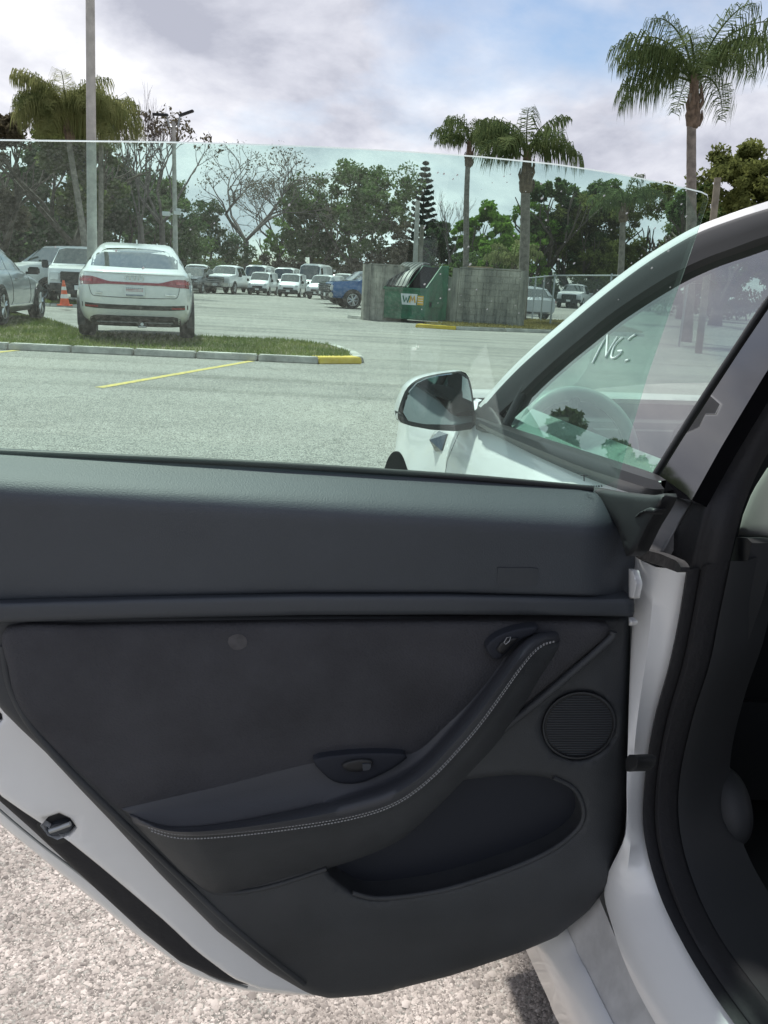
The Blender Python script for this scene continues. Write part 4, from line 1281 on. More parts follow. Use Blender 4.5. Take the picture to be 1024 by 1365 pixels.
def bare_tree(label, px, py_top, wpx, Y, mt_=None, depth=6, spread=.55, name='bare_tree', low=.3, leafs=0, group=None, upb=.15, flat_top=False, trunk='barkgrey', lw=.03):
    c = at(px, py_top, Y)
    h, wd = c.z, wpx / F_PX * Y
    root = thing(name, label, 'tree', (c.x, Y, 0), 0, group)
    tb = MB(); tips = []
    st = random.getstate(); random.seed(int(px * 7 + Y))
    r0 = .018 * h
    tb.tube([(0, 0, -.05), (.05, 0, h * low * .5), (0, .05, h * low)], [r0 * 1.3, r0, r0 * .9], 8)
    for k in range(4):
        a = 2 * math.pi * k / 4 + random.random()
        limbs(tb, Vector((0, .05, h * low)), Vector((math.cos(a) * spread, math.sin(a) * spread, 1)).normalized(), h * .2, r0 * .6, depth, tips, spread, upb, 5, (2, 2, 3))
    T = np.array([tuple(t) for t in tips])
    V = np.array(tb.v)
    # fit the branching to the crown seen in the photograph
    sc_ = np.array([wd / max(.1, np.percentile(T[:, 0], 97) - np.percentile(T[:, 0], 3)), 0, h / max(.1, np.percentile(T[:, 2], 97))]); sc_[1] = sc_[0]
    lo_ = h * low
    fz = np.clip(V[:, 2:3] / lo_, 0, 1)
    top = np.percentile(T[:, 2], 98)
    sz = (h - lo_) / (top - lo_)
    def warp(A):
        f = np.clip(A[:, 2:3] / lo_, 0, 1)
        B = A.copy()
        B[:, :2] *= 1 + (sc_[0] - 1) * f * np.where(A[:, 2:3] > lo_, 1, f * .3)
        over = A[:, 2] > lo_
        B[over, 2] = lo_ + (A[over, 2] - lo_) * sz
        return B
    tb.v = [tuple(q) for q in np.where(V[:, 2:3] > lo_, warp(V), V)]
    tb.build('branches', MT[trunk], root, smooth=60)
    if leafs:
        W_ = warp(T)
        V = leaf_quads(W_, np.full(len(W_), wd * .05), leafs, .12)
        quads_mesh('crown', V, MT[mt_], root)
    random.setstate(st)
    return root


G_W = 'trees along the far side of the lot'
LT = leafy_tree
# left
LT('brownish oak at the far left edge of the picture', -12, 138, 120, 40, 'brown', G_W, leaf=.13, clumps=70, per=120)
LT('dark dense oak behind the shaggy palm', 55, 200, 190, 46, 'oak_d', G_W, leaf=.16, clumps=150, per=150, low=.10)
LT('dark oak behind the lamp post', 150, 215, 150, 50, 'oak_d', G_W, leaf=.16, clumps=120, per=150, low=.12)
LT('oak filling the gap behind the camera mast', 222, 240, 130, 72, 'oak', G_W, leaf=.16, clumps=100, per=130, low=.14)
LT('low dark tree left of the flat-topped bare tree', 280, 268, 110, 80, 'oak_d', G_W, leaf=.16, clumps=90, per=130, low=.12)
bare_tree('tall thin bare tree right of the lamp post', 182, 118, 70, 44, depth=5, spread=.42, low=.35, group=G_W)
bare_tree('twiggy brown tree above the camera mast, last leaves on', 212, 150, 110, 46, 'brown', depth=5, spread=.6, low=.4, leafs=3, group=G_W)
bare_tree('flat-topped bare tree with dark spreading limbs', 328, 192, 165, 84, 'brown', depth=5, spread=.8, low=.34, leafs=5, upb=.05, group=G_W)
bare_tree('second bare tree leaning in behind the flat-topped one', 372, 236, 120, 90, 'brown', depth=5, spread=.75, low=.36, leafs=6, group=G_W)
LT('pale green bush-like tree under the bare limbs', 372, 285, 60, 88, 'green', G_W, leaf=.15, clumps=40, per=90, low=.2, dens=.8)
for px_, w_, Y_, h_, l_ in ((-125, 150, 33, 7.6, 'first oak outside the left picture edge'), (-240, 160, 31, 8.4, 'second oak outside the left picture edge'), (-370, 180, 30, 9.0, 'third oak outside the left picture edge'),
                           (-520, 210, 28, 8.2, 'fourth oak outside the left picture edge'), (-720, 260, 26, 8.4, 'farthest left oak outside the picture')):
    LT(l_, px_, 150, w_, Y_, 'oak', G_W, leaf=.15, clumps=170, per=120, low=.08, hgt=h_)
LT('light green feathery tree merging with the shaggy palm', 92, 132, 120, 37, 'lightgreen', G_W, leaf=.13, clumps=110, per=120, low=.3)
# middle
LT('broad dark oak with sky showing between its limbs', 476, 220, 150, 84, 'oak', G_W, leaf=.19, clumps=154, per=110, low=.26)
LT('dark oak just left of the broad oak', 418, 252, 95, 86, 'oak', G_W, leaf=.19, clumps=112, per=120, low=.18)
LT('rusty brown leafed tree behind the dumpster wall', 530, 292, 85, 82, 'brown', G_W, leaf=.15, clumps=70, per=120, low=.12)
LT('dark tree at the foot of the pointed pine', 588, 292, 70, 84, 'oak_d', G_W, leaf=.17, clumps=98, per=120, low=.12)
bare_tree('thin twiggy tree between pine and slim palm', 606, 258, 60, 74, depth=5, spread=.5, low=.4, group=G_W)
LT('fresh green tree between the two tall palms', 650, 262, 72, 62, 'green', G_W, leaf=.17, clumps=112, per=100, low=.16)
LT('bright green young tree behind the block wall', 672, 300, 62, 50, 'green', G_W, leaf=.14, clumps=60, per=100, low=.2)
LT('green tree right of the thick palm trunk', 716, 268, 80, 74, 'green', G_W, leaf=.15, clumps=112, per=110, low=.14)
LT('dark rounded tree on the skyline right of the thick palm', 745, 224, 72, 74, 'oak', G_W, leaf=.2, clumps=98, per=100, low=.3)
LT('olive brown tree behind the chain-link fence', 780, 262, 120, 74, 'olive', G_W, leaf=.15, clumps=182, per=130, low=.10)
LT('dark skyline tree above the glass corner', 805, 232, 90, 76, 'oak', G_W, leaf=.2, clumps=112, per=110, low=.2)
LT('olive tree behind the big palm trunk', 880, 240, 120, 76, 'olive', G_W, leaf=.16, clumps=182, per=130, low=.10)
LT('large brown-green tree above the car roof', 992, 176, 150, 42, 'olive', G_W, leaf=.12, clumps=190, per=150, low=.10)
LT('tree in the gap left of the brown-green one', 935, 232, 100, 52, 'oak', G_W, leaf=.14, clumps=110, per=130, low=.12)
LT('small tree beyond the roof at the right picture edge', 1090, 190, 170, 48, 'olive', G_W, leaf=.15, clumps=130, per=130, low=.10)

# pointed pine
def pine(label, px, py_top, wpx, Y):
    c = at(px, py_top, Y); h = c.z; wd = wpx / F_PX * Y
    root = thing('pine_tree', label, 'tree', (c.x, Y, 0), .4)
    b = MB(); b.tube([(0, 0, -.05), (0, 0, h * .5), (0, 0, h)], [.2, .12, .02], 7); b.build('trunk', MT['bark'], root)
    Vs = []
    n = 17
    for k in range(n):
        t = k / (n - 1)
        z = h * (.30 + .68 * t); rr = wd * .5 * (1 - t) ** .75 + .12
        for j in range(6):
            a = 2 * math.pi * (j / 6 + (k % 2) / 12)
            for q in np.linspace(.1, 1, 12):
                cx = np.array([math.cos(a) * rr * q, math.sin(a) * rr * q, z + rr * (.25 * q * q - .05)])
                Vs.append(cx)
    Vs = np.array(Vs)
    quads_mesh('crown', leaf_quads(Vs, np.full(len(Vs), .17), 17, .15, .6), MT['pine'], root)


pine('pointed layered pine standing above the wooden poles', 568, 214, 44, 86)


# palms: trunk, boot and individual fronds
def frond_mesh(name, L, rise, droop, n_leaf, leaf_len, wdt, seed, mt_):
    r_ = np.random.default_rng(seed)
    n = 16
    t = np.linspace(0, 1, n)
    ang = rise - droop * t ** 1.25
    dx = np.concatenate([[0], np.cumsum(np.cos(ang[:-1]) * L / (n - 1))]); dz = np.concatenate([[0], np.cumsum(np.sin(ang[:-1]) * L / (n - 1))])
    mb = MB(); mb.tube([(dx[i], 0, dz[i]) for i in range(n)], [.035 * (1 - .85 * i / n) for i in range(n)], 4)
    V, Fc = [], []
    for k in range(n_leaf):
        s = .16 + .84 * (k + r_.uniform(-.3, .3)) / n_leaf
        s = min(.995, s)
        px_, pz_ = np.interp(s, t, dx), np.interp(s, t, dz)
        th = np.interp(s, t, ang)
        ll = leaf_len * (math.sin(math.pi * min(1, .15 + s * .8)) ** .7) * r_.uniform(.5, 1.2)
        if r_.random() < .08: continue
        for sd in (1, -1):
            o = Vector((math.cos(th) * .45, sd * r_.uniform(.5, 1.0), r_.uniform(-.3, .55))).normalized()
            a = Vector((px_, 0, pz_))
            m1 = a + o * ll * .38 + Vector((0, 0, -.04 * ll))
            m2 = m1 + (o * .35 + Vector((0, 0, -.85))).normalized() * ll * .35
            e = m2 + Vector((o.x * .05 + r_.normal(0, .05), o.y * .05 + r_.normal(0, .05), -1)).normalized() * ll * .42
            w = Vector((math.cos(th), 0, math.sin(th))) * wdt
            b0 = len(mb.v)
            mb.add([a - w * .5, a + w * .5, m1 + w, m1 - w, m2 + w * .9, m2 - w * .9, e], [(0, 1, 2, 3), (3, 2, 4, 5), (5, 4, 6)])
    me = bpy.data.meshes.new(name)
    me.from_pydata([tuple(v) for v in mb.v], [], mb.f)
    me.materials.append(mt_)
    return me


def palm(label, px, py_crown, px_b, py_b, Y, L, r0, mt_='frond', n=16, bias=0.0, boot=1.0, leaf=.75, name='palm_tree', group='tall palms', wd=.016, n_leaf=58, trunk_top=None, seedp=1):
    top, bt = at(px, py_crown, Y), at(px_b, py_b, Y)
    d = (top - bt); d = d / d.z
    base = bt - d * bt.z
    root = thing(name, label, 'palm', base, 0, group)
    H = top.z
    rnd = random.Random(seedp)
    b = MB()
    pts, rad = [], []
    for k in range(41):
        z = H * k / 40 * .93
        q = d * z; pts.append((q.x + .05 * math.sin(z * .7), q.y, z)); rad.append(r0 * (1.12 - .32 * (k / 40)) * (1 + .035 * (k % 2)))
    b.tube(pts, rad, 12); b.build('trunk', MT['palmbark'], root, smooth=70)
    # swollen boot with old leaf bases, then the slim crown shaft
    b = MB(); zb = H * .93 - boot * 1.1
    zz = [zb, zb + .12 * boot, zb + .4 * boot, zb + .75 * boot, zb + 1.1 * boot, zb + 1.7 * boot]
    rr = [r0 * .85, r0 * 1.25, r0 * 1.35, r0 * 1.15, r0 * .9, r0 * .7]
    b.tube([d * z for z in zz], rr, 12)
    bo = b.build('boot', MT['palmboot'], root, smooth=60)
    for k in range(9):
        a = k * 2.4; z = zb + boot * (.1 + .1 * k)
        c, s = math.cos(a), math.sin(a)
        q = d * z
        m = MB(); m.tube([(q.x + c * r0, q.y + s * r0, z), (q.x + c * r0 * 1.5, q.y + s * r0 * 1.5, z + .25 * boot), (q.x + c * r0 * 1.3, q.y + s * r0 * 1.3, z + .5 * boot)], [.07 * boot, .06 * boot, .02], 5)
        m.build('leaf_base', MT['palmboot'], bo)
    kinds = [frond_mesh('frond', L, R(72), R(95), n_leaf, leaf, wd, 1 + seedp, MT[mt_]), frond_mesh('frond', L * 1.05, R(52), R(112), n_leaf, leaf * 1.1, wd, 2 + seedp, MT[mt_]), frond_mesh('frond', L * .95, R(25), R(100), n_leaf, leaf * 1.1, wd, 3 + seedp, MT[mt_])]
    cz = d * (zb + 1.55 * boot)
    for k in range(n):
        o = bpy.data.objects.new('frond', kinds[0 if k < n * .3 else 1 if k < n * .75 else 2])
        COL.objects.link(o); o.parent = root
        a = k * 2.39996 + rnd.uniform(-.2, .2)
        if bias and rnd.random() < abs(bias):
            a = math.pi + rnd.uniform(-.9, .9) if bias > 0 else rnd.uniform(-.9, .9)
        o.location = cz + Vector((math.cos(a) * .05, math.sin(a) * .05, rnd.uniform(-.15, .2)))
        o.rotation_euler = (rnd.uniform(-.2, .2), rnd.uniform(-.14, .14), a)
        s = rnd.uniform(.85, 1.1); o.scale = (s, s, s)
    return root


palm('big dark palm with drooping fronds above the white roof', 926, 98, 921, 260, 25, 2.5, .145, 'frond', 20, .36, .80, .95, wd=.014, n_leaf=60, seedp=3)
palm('slim straight palm left of the bushier one', 626, 184, 620, 350, 50, 2.45, .17, 'frond', 13, .0, .8, 1.0, wd=.03, n_leaf=44, seedp=8)
palm('palm with a thick trunk and wind-swept fronds behind the block wall', 703, 205, 697, 350, 32.5, 2.25, .19, 'frond', 15, .36, .85, .95, wd=.02, n_leaf=54, seedp=12)
palm('shaggy yellow-green palm hanging behind the lamp post', 88, 150, 112, 330, 33, 2.25, .12, 'frond_y', 44, .15, .5, 1.15, wd=.013, n_leaf=56, seedp=21)
palm('taller thin palm plume rising just right of the shaggy one', 138, 150, 132, 330, 35, 1.7, .10, 'frond_y', 16, 0, .4, 1.1, wd=.013, n_leaf=50, seedp=41)
palm('small palm half hidden in the trees above the fence', 832, 268, 827, 350, 40, 1.9, .15, 'frond', 12, 0, .5, .7, wd=.022, n_leaf=36, seedp=30)
palm('young low palm in front of the oaks beyond the wall', 684, 352, 685, 372, 44, 1.6, .12, 'frond_y', 11, 0, .4, .6, wd=.03, n_leaf=30, seedp=33)

# brush along the far edge
def shrub(label, px, py_top, wpx, Y, mt_, clumps=50, per=110, leaf=.13):
    c = at(px, py_top, Y); h = c.z; wd = wpx / F_PX * Y
    root = thing('shrub', label, 'shrub', (c.x, Y, 0), 0, 'brush along the far edge of the lot')
    b = MB(); t = []
    for k in range(4):
        a = k * 1.57 + random.random()
        limbs(b, Vector((math.cos(a) * wd * .2, math.sin(a) * .3, 0)), Vector((math.cos(a) * .5, math.sin(a) * .3, 1)).normalized(), h * .4, .05, 2, t, .6, .1, 4)
    b.build('stems', MT['bark'], root)
    C = np.stack([rng.uniform(-.5, .5, clumps) * wd, rng.uniform(-.9, .9, clumps), rng.uniform(.05, 1, clumps) ** .8 * h * .9], 1)
    C[:, 2] *= 1 - .5 * (2 * np.abs(C[:, 0]) / wd) ** 2
    quads_mesh('foliage', leaf_quads(C, rng.uniform(.3, .9, clumps), per, leaf), MT[mt_], root)


for k, (px, py, wp, Y, mt_) in enumerate([(-70, 300, 170, 50, 'oak_d'), (60, 318, 170, 52, 'oak_d'), (165, 322, 140, 55, 'oak_d'), (238, 328, 120, 76, 'oak_d'), (305, 335, 110, 86, 'olive'), (352, 338, 90, 88, 'brown'), (400, 340, 90, 88, 'brown'),
                                          (450, 335, 90, 86, 'olive'), (505, 332, 90, 84, 'brown'), (560, 335, 90, 82, 'oak_d'), (625, 335, 90, 60, 'oak'), (700, 345, 90, 78, 'oak_d'), (770, 340, 110, 80, 'oak_d'), (850, 340, 110, 80, 'oak_d'),
                                          (930, 330, 130, 60, 'oak'), (1030, 320, 150, 56, 'oak_d')]):
    tone = {'oak_d': 'very dark', 'olive': 'olive', 'brown': 'brown vine-covered', 'oak': 'dark green'}[mt_]
    places = ['at the far left edge', 'behind the big white pickup', 'behind the lamp post foot', 'behind the pale SUV roof', 'behind the three-bar pickup', 'behind the V-nosed van', 'behind the black-grilled van', 'above the blue pickup',
              'behind the left block wall', 'behind the dumpster lid', 'behind the slim palm foot', 'right of the thick palm foot', 'behind the fenced pickup', 'behind the car pillar', 'behind the big palm foot', 'behind the car roof']
    shrub(tone + ' brush ' + places[k], px, py, wp, Y, mt_, clumps=70, per=110, leaf=.15)


# ================================================================== the white car with its open rear door
HEAD = R(9.0)
hv = Vector((-math.sin(HEAD), math.cos(HEAD), 0))          # forward along the car
lv_ = Vector((-math.cos(HEAD), -math.sin(HEAD), 0))         # outward, to the car's left
ZV = Vector((0, 0, 1))
KC = .82                                                     # body drawn on a grid of its own; KC turns grid units into metres
_r = ray(880, 645)
B0 = CAM + _r * ((.985 - CAM_H) / _r.z) * KC
CO = Vector((B0.x, B0.y, 0))
Z_K = CAM_H - (CAM_H - .5) * KC


def z_of(g):
    return CAM_H - (CAM_H - g) * KC if g >= .5 else g * Z_K / .5


def g_of(z):
    return CAM_H - (CAM_H - z) / KC if z >= Z_K else z * .5 / Z_K


def C(u, v, g):
    return CO + hv * (u * KC) + lv_ * (v * KC) + ZV * z_of(g)


def cu(p):
    q = Vector(p) - CO
    return q.dot(hv) / KC, q.dot(lv_) / KC, g_of(q.z)


car = thing('white_car', 'white electric crossover close to the camera with its rear door wide open', 'car', tuple(CO))


def MC():
    return MB(CO)


tum = (ZV * 1.0 - lv_ * .42).normalized()                 # glass leans inwards
P_S = (B0, (lv_ + ZV * .42).normalized())                 # plane of the side glass
P_DOOR = (C(-.045, .05, .9), -hv)                          # inner face of the open door, square to the car
_a = R(20)
P_DG = (C(-.036, .05, .985), (-hv * math.cos(_a) - ZV * math.sin(_a)).normalized())


def vplane(v):
    return (C(0, v, 0), lv_)


def seg_dist(P, poly, closed=True):
    a = np.asarray(poly, float)
    b = np.roll(a, -1, 0) if closed else a[1:]
    if not closed: a = a[:-1]
    d = np.full(len(P), 1e9)
    for p, q in zip(a, b):
        e = q - p
        L2 = (e * e).sum() + 1e-12
        t = np.clip(((P - p) @ e) / L2, 0, 1)
        d = np.minimum(d, np.sqrt((((P - p) - t[:, None] * e) ** 2).sum(1)))
    return d


def sheet(name, outline, plane, off, m, parent, holes=(), step=10, rim=.015, rnd=0.0, rnd_px=10, smooth=60, hole_rim=True, backdir=None):
    """a moulded panel: outline given by its picture points on the plane, relief by off(px,py), rounded edge, real thickness"""
    out = resample(outline, max(8, int(sum(math.dist(outline[i], outline[(i + 1) % len(outline)]) for i in range(len(outline))) / step)), True)
    hs = [resample(h, max(8, int(sum(math.dist(h[i], h[(i + 1) % len(h)]) for i in range(len(h))) / step)), True) for h in holes]
    lo, hi = out.min(0), out.max(0)
    gx_, gy_ = np.meshgrid(np.arange(lo[0] + step * .3, hi[0], step), np.arange(lo[1] + step * .3, hi[1], step))
    G_ = np.stack([gx_.ravel(), gy_.ravel()], 1)
    G_[:, 0] += (np.round((G_[:, 1] - lo[1]) / step) % 2) * step * .5
    keep = inside_np(G_, out) & (seg_dist(G_, out) > step * .5)
    for h in hs:
        keep &= ~inside_np(G_, h) & (seg_dist(G_, h) > step * .5)
    G_ = G_[keep]
    extra = []
    if rnd:
        for loop in [out] + hs:
            c = np.roll(loop, -1, 0) - np.roll(loop, 1, 0)
            nn = np.stack([-c[:, 1], c[:, 0]], 1); nn /= np.linalg.norm(nn, axis=1, keepdims=True) + 1e-9
            for s_ in (1, -1):
                for f in (.15, .5, 1.0):
                    q = loop + nn * s_ * rnd_px * f
                    k = inside_np(q, out)
                    for h in hs: k &= ~inside_np(q, h)
                    dd = np.minimum.reduce([seg_dist(q, L_) for L_ in [out] + hs])
                    k &= dd > rnd_px * f * .8
                    extra.append(q[k])
    pts = np.concatenate([out] + hs + [G_] + extra)
    edges, b = [], 0
    loops = []
    for L_ in [out] + hs:
        n = len(L_); loops.append(list(range(b, b + n))); edges += [(b + i, b + (i + 1) % n) for i in range(n)]; b += n
    vv, ee, ff, ov, _, _ = delaunay_2d_cdt([Vector(p) for p in pts], edges, [], 0, 1e-4)
    V2 = np.array([tuple(v) for v in vv])
    F = np.array([tuple(f) for f in ff])
    cen = V2[F].mean(1)
    ok = inside_np(cen, out)
    for h in hs: ok &= ~inside_np(cen, h)
    F = F[ok]
    o = off(V2[:, 0], V2[:, 1]) if callable(off) else np.full(len(V2), off, float)
    o = np.array(o, float)
    if rnd:
        d = np.minimum.reduce([seg_dist(V2, L_) for L_ in ([out] + hs if hole_rim else [out])])
        t = np.clip(d / rnd_px, 0, 1)
        o = o - rnd * (1 - np.sqrt(1 - (1 - t) ** 2))
    mb = MC()
    P3 = [on(x, y, plane, k) for (x, y), k in zip(V2, o)]
    mb.add(P3, [tuple(f) for f in F])
    bd = backdir if backdir is not None else -plane[1]
    # map loop indices through the merge
    inv = {}
    for i, lst in enumerate(ov):
        for q in lst: inv[q] = i
    for L_ in loops:
        idx = [inv[i] for i in L_]
        n = len(idx); b0 = len(mb.v)
        mb.v += [tuple(Vector(mb.v[i]) + bd * rim) for i in idx]
        mb.f += [(idx[k], idx[(k + 1) % n], b0 + (k + 1) % n, b0 + k) for k in range(n)]
    return mb.build(name, m, parent, smooth=smooth)


def pxtube(name, pts, plane, off, r, m, parent, n=8, sub=5, flat=1.0, smooth_=True):
    q = smooth_pts(pts, sub) if smooth_ else pts
    offs = off if callable(off) else (lambda x, y: off)
    mb = MC(); mb.tube([on(x, y, plane, offs(x, y)) for x, y in q], r, n, flat=flat)
    return mb.build(name, m, parent, smooth=70)


# ---- outer body: fender, front door, hood, roof, far side ------------------------------
PROF = [(0, .985), (.022, .965), (.062, .915), (.092, .83), (.100, .74), (.094, .60), (.085, .46), (.070, .34), (.02, .26)]


def body_strip(u0, u1, n, f, closed=False):
    """cross-sections along the car: f(u) gives (v-offset, z-offset, pinch)"""
    rows = []
    for k in range(n + 1):
        u = u0 + (u1 - u0) * k / n
        dv, dz, pin = f(u)
        rows.append([C(u, v * pin + dv, z + dz * (1 if z > .5 else max(0, (z - .26) / .24))) for v, z in PROF])
    return rows


def belt(u):
    dz = -.035 * min(1, max(0, u)) - .085 * max(0, u - 1.0) ** 1.2 - .03 * max(0, -u - .9)
    dv = -.02 * max(0, u) ** 1.5 * .8 - .10 * max(0, u - 1.7) ** 2 + (-.16 * max(0, -u - 1.3) ** 2)
    return dv, dz, 1.0


fd_rows = body_strip(.012, 1.045, 14, belt)
m = MC(); m.loft(fd_rows, closed=False); m.loft([[q - lv_ * .09 for q in r_] for r_ in fd_rows], closed=False)
m.add([fd_rows[0][i] for i in range(9)] + [fd_rows[0][i] - lv_ * .09 for i in range(9)], [(i, i + 1, i + 10, i + 9) for i in range(8)])
front_door = m.build('front_door', MT['white'], car, smooth=60)
# fender with a real wheel opening
WU, WR, AH = 1.70, .445, .335
rows = []
m = MC()
us = np.linspace(1.052, 2.42, 40)
grid = []
for u in us:
    dv, dz, _ = belt(u)
    r_ = []
    top = .985 + dz
    arch = .335 + AH * math.sqrt(max(0, 1 - ((u - WU) / (WR + .04)) ** 2)) if abs(u - WU) < WR + .04 else .26
    for v, z in PROF:
        zz = z + dz * (1 if z > .5 else max(0, (z - .26) / .24))
        zz = max(zz, min(arch, top - .03))
        vv = np.interp(-(zz - dz * (1 if zz > .5 else 0)), [-q[1] for q in PROF], [q[0] for q in PROF])
        flare = .022 * math.exp(-((abs(math.hypot(u - WU, (zz - .335) * WR / AH) - WR) / .09) ** 2))
        r_.append(C(u, vv + dv + flare, zz))
    grid.append(r_)
m.loft(grid, closed=False); m.loft([[q - lv_ * .03 for q in r_] for r_ in grid], closed=False)
fender = m.build('front_fender', MT['white'], car, smooth=60)
m = MC()
arcp = [(WU + math.cos(math.pi * t / 24) * (WR + .035), (.335 + math.sin(math.pi * t / 24) * AH)) for t in range(25)]
m.loft([[C(u, .085, z) for u, z in arcp], [C(u, -.22, z) for u, z in arcp]], closed=False)
m.build('wheel_liner', MT['black'], car, smooth=60)


def near_wheel(u, v):
    a = lv_

    def C(du, dv, z):
        return CO + hv * (u * KC + du) + lv_ * (v * KC + dv) + ZV * z
    t = MC(); n = 36; r = .352; w = .25
    prof = [(.66, -.5), (.93, -.5), (1, -.34), (1, .34), (.93, .5), (.66, .5)]
    t.loft([[C(math.cos(2 * math.pi * k / n) * pr * r, py_ * w, r + math.sin(2 * math.pi * k / n) * pr * r) for k in range(n)] for pr, py_ in prof])
    wo = t.build('wheel', MT['tyre'], car, smooth=40)
    m = MC(); m.cyl(C(0, .02, r), a, r * .64, .12, 30); m.build('hub', MT['black'], wo, smooth=30)
    m = MC()
    ring = [[C(math.cos(2 * math.pi * k / n) * pr * r, dv, r + math.sin(2 * math.pi * k / n) * pr * r) for k in range(n)] for pr, dv in ((.68, .06), (.68, .115), (.61, .115), (.60, .06))]
    m.loft(ring)
    for k in range(5):
        for da in (-.14, .14):
            an = 2 * math.pi * k / 5 + .2
            m.tube([C(math.cos(an) * .03, .10, r + math.sin(an) * .03), C(math.cos(an + da) * r * .62, .10, r + math.sin(an + da) * r * .62)], [.03, .024], 6)
    m.build('rim', MT['rim'], wo, smooth=40)


near_wheel(WU, -.06); near_wheel(WU - 2.95, -.06); near_wheel(WU, -1.60); near_wheel(WU - 2.95, -1.60)

# hood and nose
VC = -.82                                                    # the car's centre line
m = MC(); rows = []
for u in np.linspace(1.30, 2.44, 14):
    dv, dz, _ = belt(u)
    zt = .985 + dz
    crown = .012 - .03 * max(0, u - 2.0)
    half = abs(VC - (dv + .012))
    rows.append([C(u, VC + half * s, zt + crown * (1 - abs(s) ** 2.6)) for s in np.linspace(1, -1, 25)])
m.loft(rows, closed=False)
m.build('hood', MT['white'], car, smooth=70)
last = rows[-1]
m = MC()
nose = [last] + [[C(2.44 + dx_, VC + (cu(q)[1] - VC) * k, cu(q)[2] - dz_) for q in last] for dx_, dz_, k in ((.06, .03, .98), (.12, .12, .97), (.13, .26, .98), (.10, .40, .99), (.02, .50, .97))]
m.loft(nose, closed=False); m.build('front_bumper', MT['white'], car, smooth=70)
# rear quarter, tail and far side, so the car is whole from other sides
m = MC(); m.loft(body_strip(-2.25, -1.30, 14, belt), closed=False); m.build('rear_quarter', MT['white'], car, smooth=60)


def mirror_rows(rows):
    return [[C(cu(q)[0], 2 * VC - cu(q)[1], cu(q)[2]) for q in r_] for r_ in rows]


m = MC(); m.loft(mirror_rows(body_strip(-2.25, 1.045, 30, belt)), closed=False); m.build('far_side_panel', MT['white'], car, smooth=60)
m = MC(); m.loft(mirror_rows(grid), closed=False); m.build('far_fender', MT['white'], car, smooth=60)
m = MC()
tail = []
for k, z in enumerate(np.linspace(.30, 1.02, 8)):
    tail.append([C(-2.25 - .10 * math.sin(math.pi * (k + .5) / 8) - .05 * (1 - abs(s) ** 4), VC + .80 * s, z) for s in np.linspace(1, -1, 17)])
m.loft(tail, closed=False); m.build('tailgate', MT['white'], car, smooth=70)

# roof rail: white outer edge and dark drip trim, taken along the leaning side plane
RW_T = [(640, 541), (663, 513), (690, 484), (722, 454), (752, 428), (785, 400), (815, 376), (850, 350), (885, 327), (925, 304), (965, 288), (1024, 268), (1100, 246)]
RW_B = [(644, 546), (668, 519), (696, 491), (729, 462), (760, 436), (792, 409), (822, 385), (857, 359), (891, 337), (931, 315), (970, 300), (1024, 283), (1100, 264)]
RB_B = [(660, 556), (690, 528), (716, 502), (748, 473), (779, 447), (808, 423), (836, 403), (868, 382), (900, 363), (938, 345), (976, 331), (1024, 314), (1100, 294)]


def to3(pts, plane, off, extend=True):
    q = [on(x, y, plane, off) for x, y in smooth_pts(pts, 4)]
    return q


RW_B = [(a[0] * .35 + b_[0] * .65, a[1] * .35 + b_[1] * .65) for a, b_ in zip(RW_T, RW_B)]
rail_t, rail_b, trim_b = to3(RW_T, P_S, .012), to3(RW_B, P_S, .020), to3(RB_B, P_S, .012)


def extend_rail(q, drop):
    u, v, z = cu(q[-1])
    return q + [C(u - .35, v - .004, z - .012 - drop * 0), C(u - .8, v - .03, z - .07), C(u - 1.25, v - .09, z - .19), C(u - 1.6, v - .14, z - .34)]


rail_t, rail_b, trim_b = extend_rail(rail_t, 0), extend_rail(rail_b, 0), extend_rail(trim_b, 0)
inner = [q - lv_ * .05 + ZV * .004 for q in rail_t]
m = MC(); m.loft([inner, rail_t, [(a + b_) / 2 + P_S[1] * .006 for a, b_ in zip(rail_t, rail_b)], rail_b], closed=False)
m.build('roof_rail', MT['white'], car, smooth=60)
m = MC(); m.loft([rail_b, [a * .75 + b_ * .25 + P_S[1] * .006 for a, b_ in zip(rail_b, trim_b)], [a * .3 + b_ * .7 + P_S[1] * .002 for a, b_ in zip(rail_b, trim_b)], trim_b, [q - P_S[1] * .03 for q in trim_b]], closed=False)
m.build('drip_trim', MT['black'], car, smooth=60)
# roof and windscreen span from this rail to its mirror image
m = MC()
rows_roof, rows_ws = [], []
for q in inner:
    u, v, z = cu(q)
    half = abs(v - VC)
    row = [C(u + (.30 * (1 - s * s) if u > .55 else 0) * min(1, max(0, (u - .55) / .5)), VC + half * s, z + .05 * (1 - s * s)) for s in np.linspace(1, -1, 15)]
    (rows_ws if u > .45 else rows_roof).append(row)
rows_roof.insert(0, rows_ws[-1])
m.loft(rows_roof, closed=False); m.build('roof', MT['gloss'], car, smooth=70)
m = MC(); m.loft(rows_ws, closed=False); m.build('windshield', SCREENGLASS, car, smooth=70)
m = MC(); m.loft([[C(cu(q)[0], 2 * VC - cu(q)[1], cu(q)[2]) for q in L_] for L_ in (inner, rail_t, rail_b, trim_b)], closed=False)
m.build('roof_rail', MT['black'], car, smooth=60)

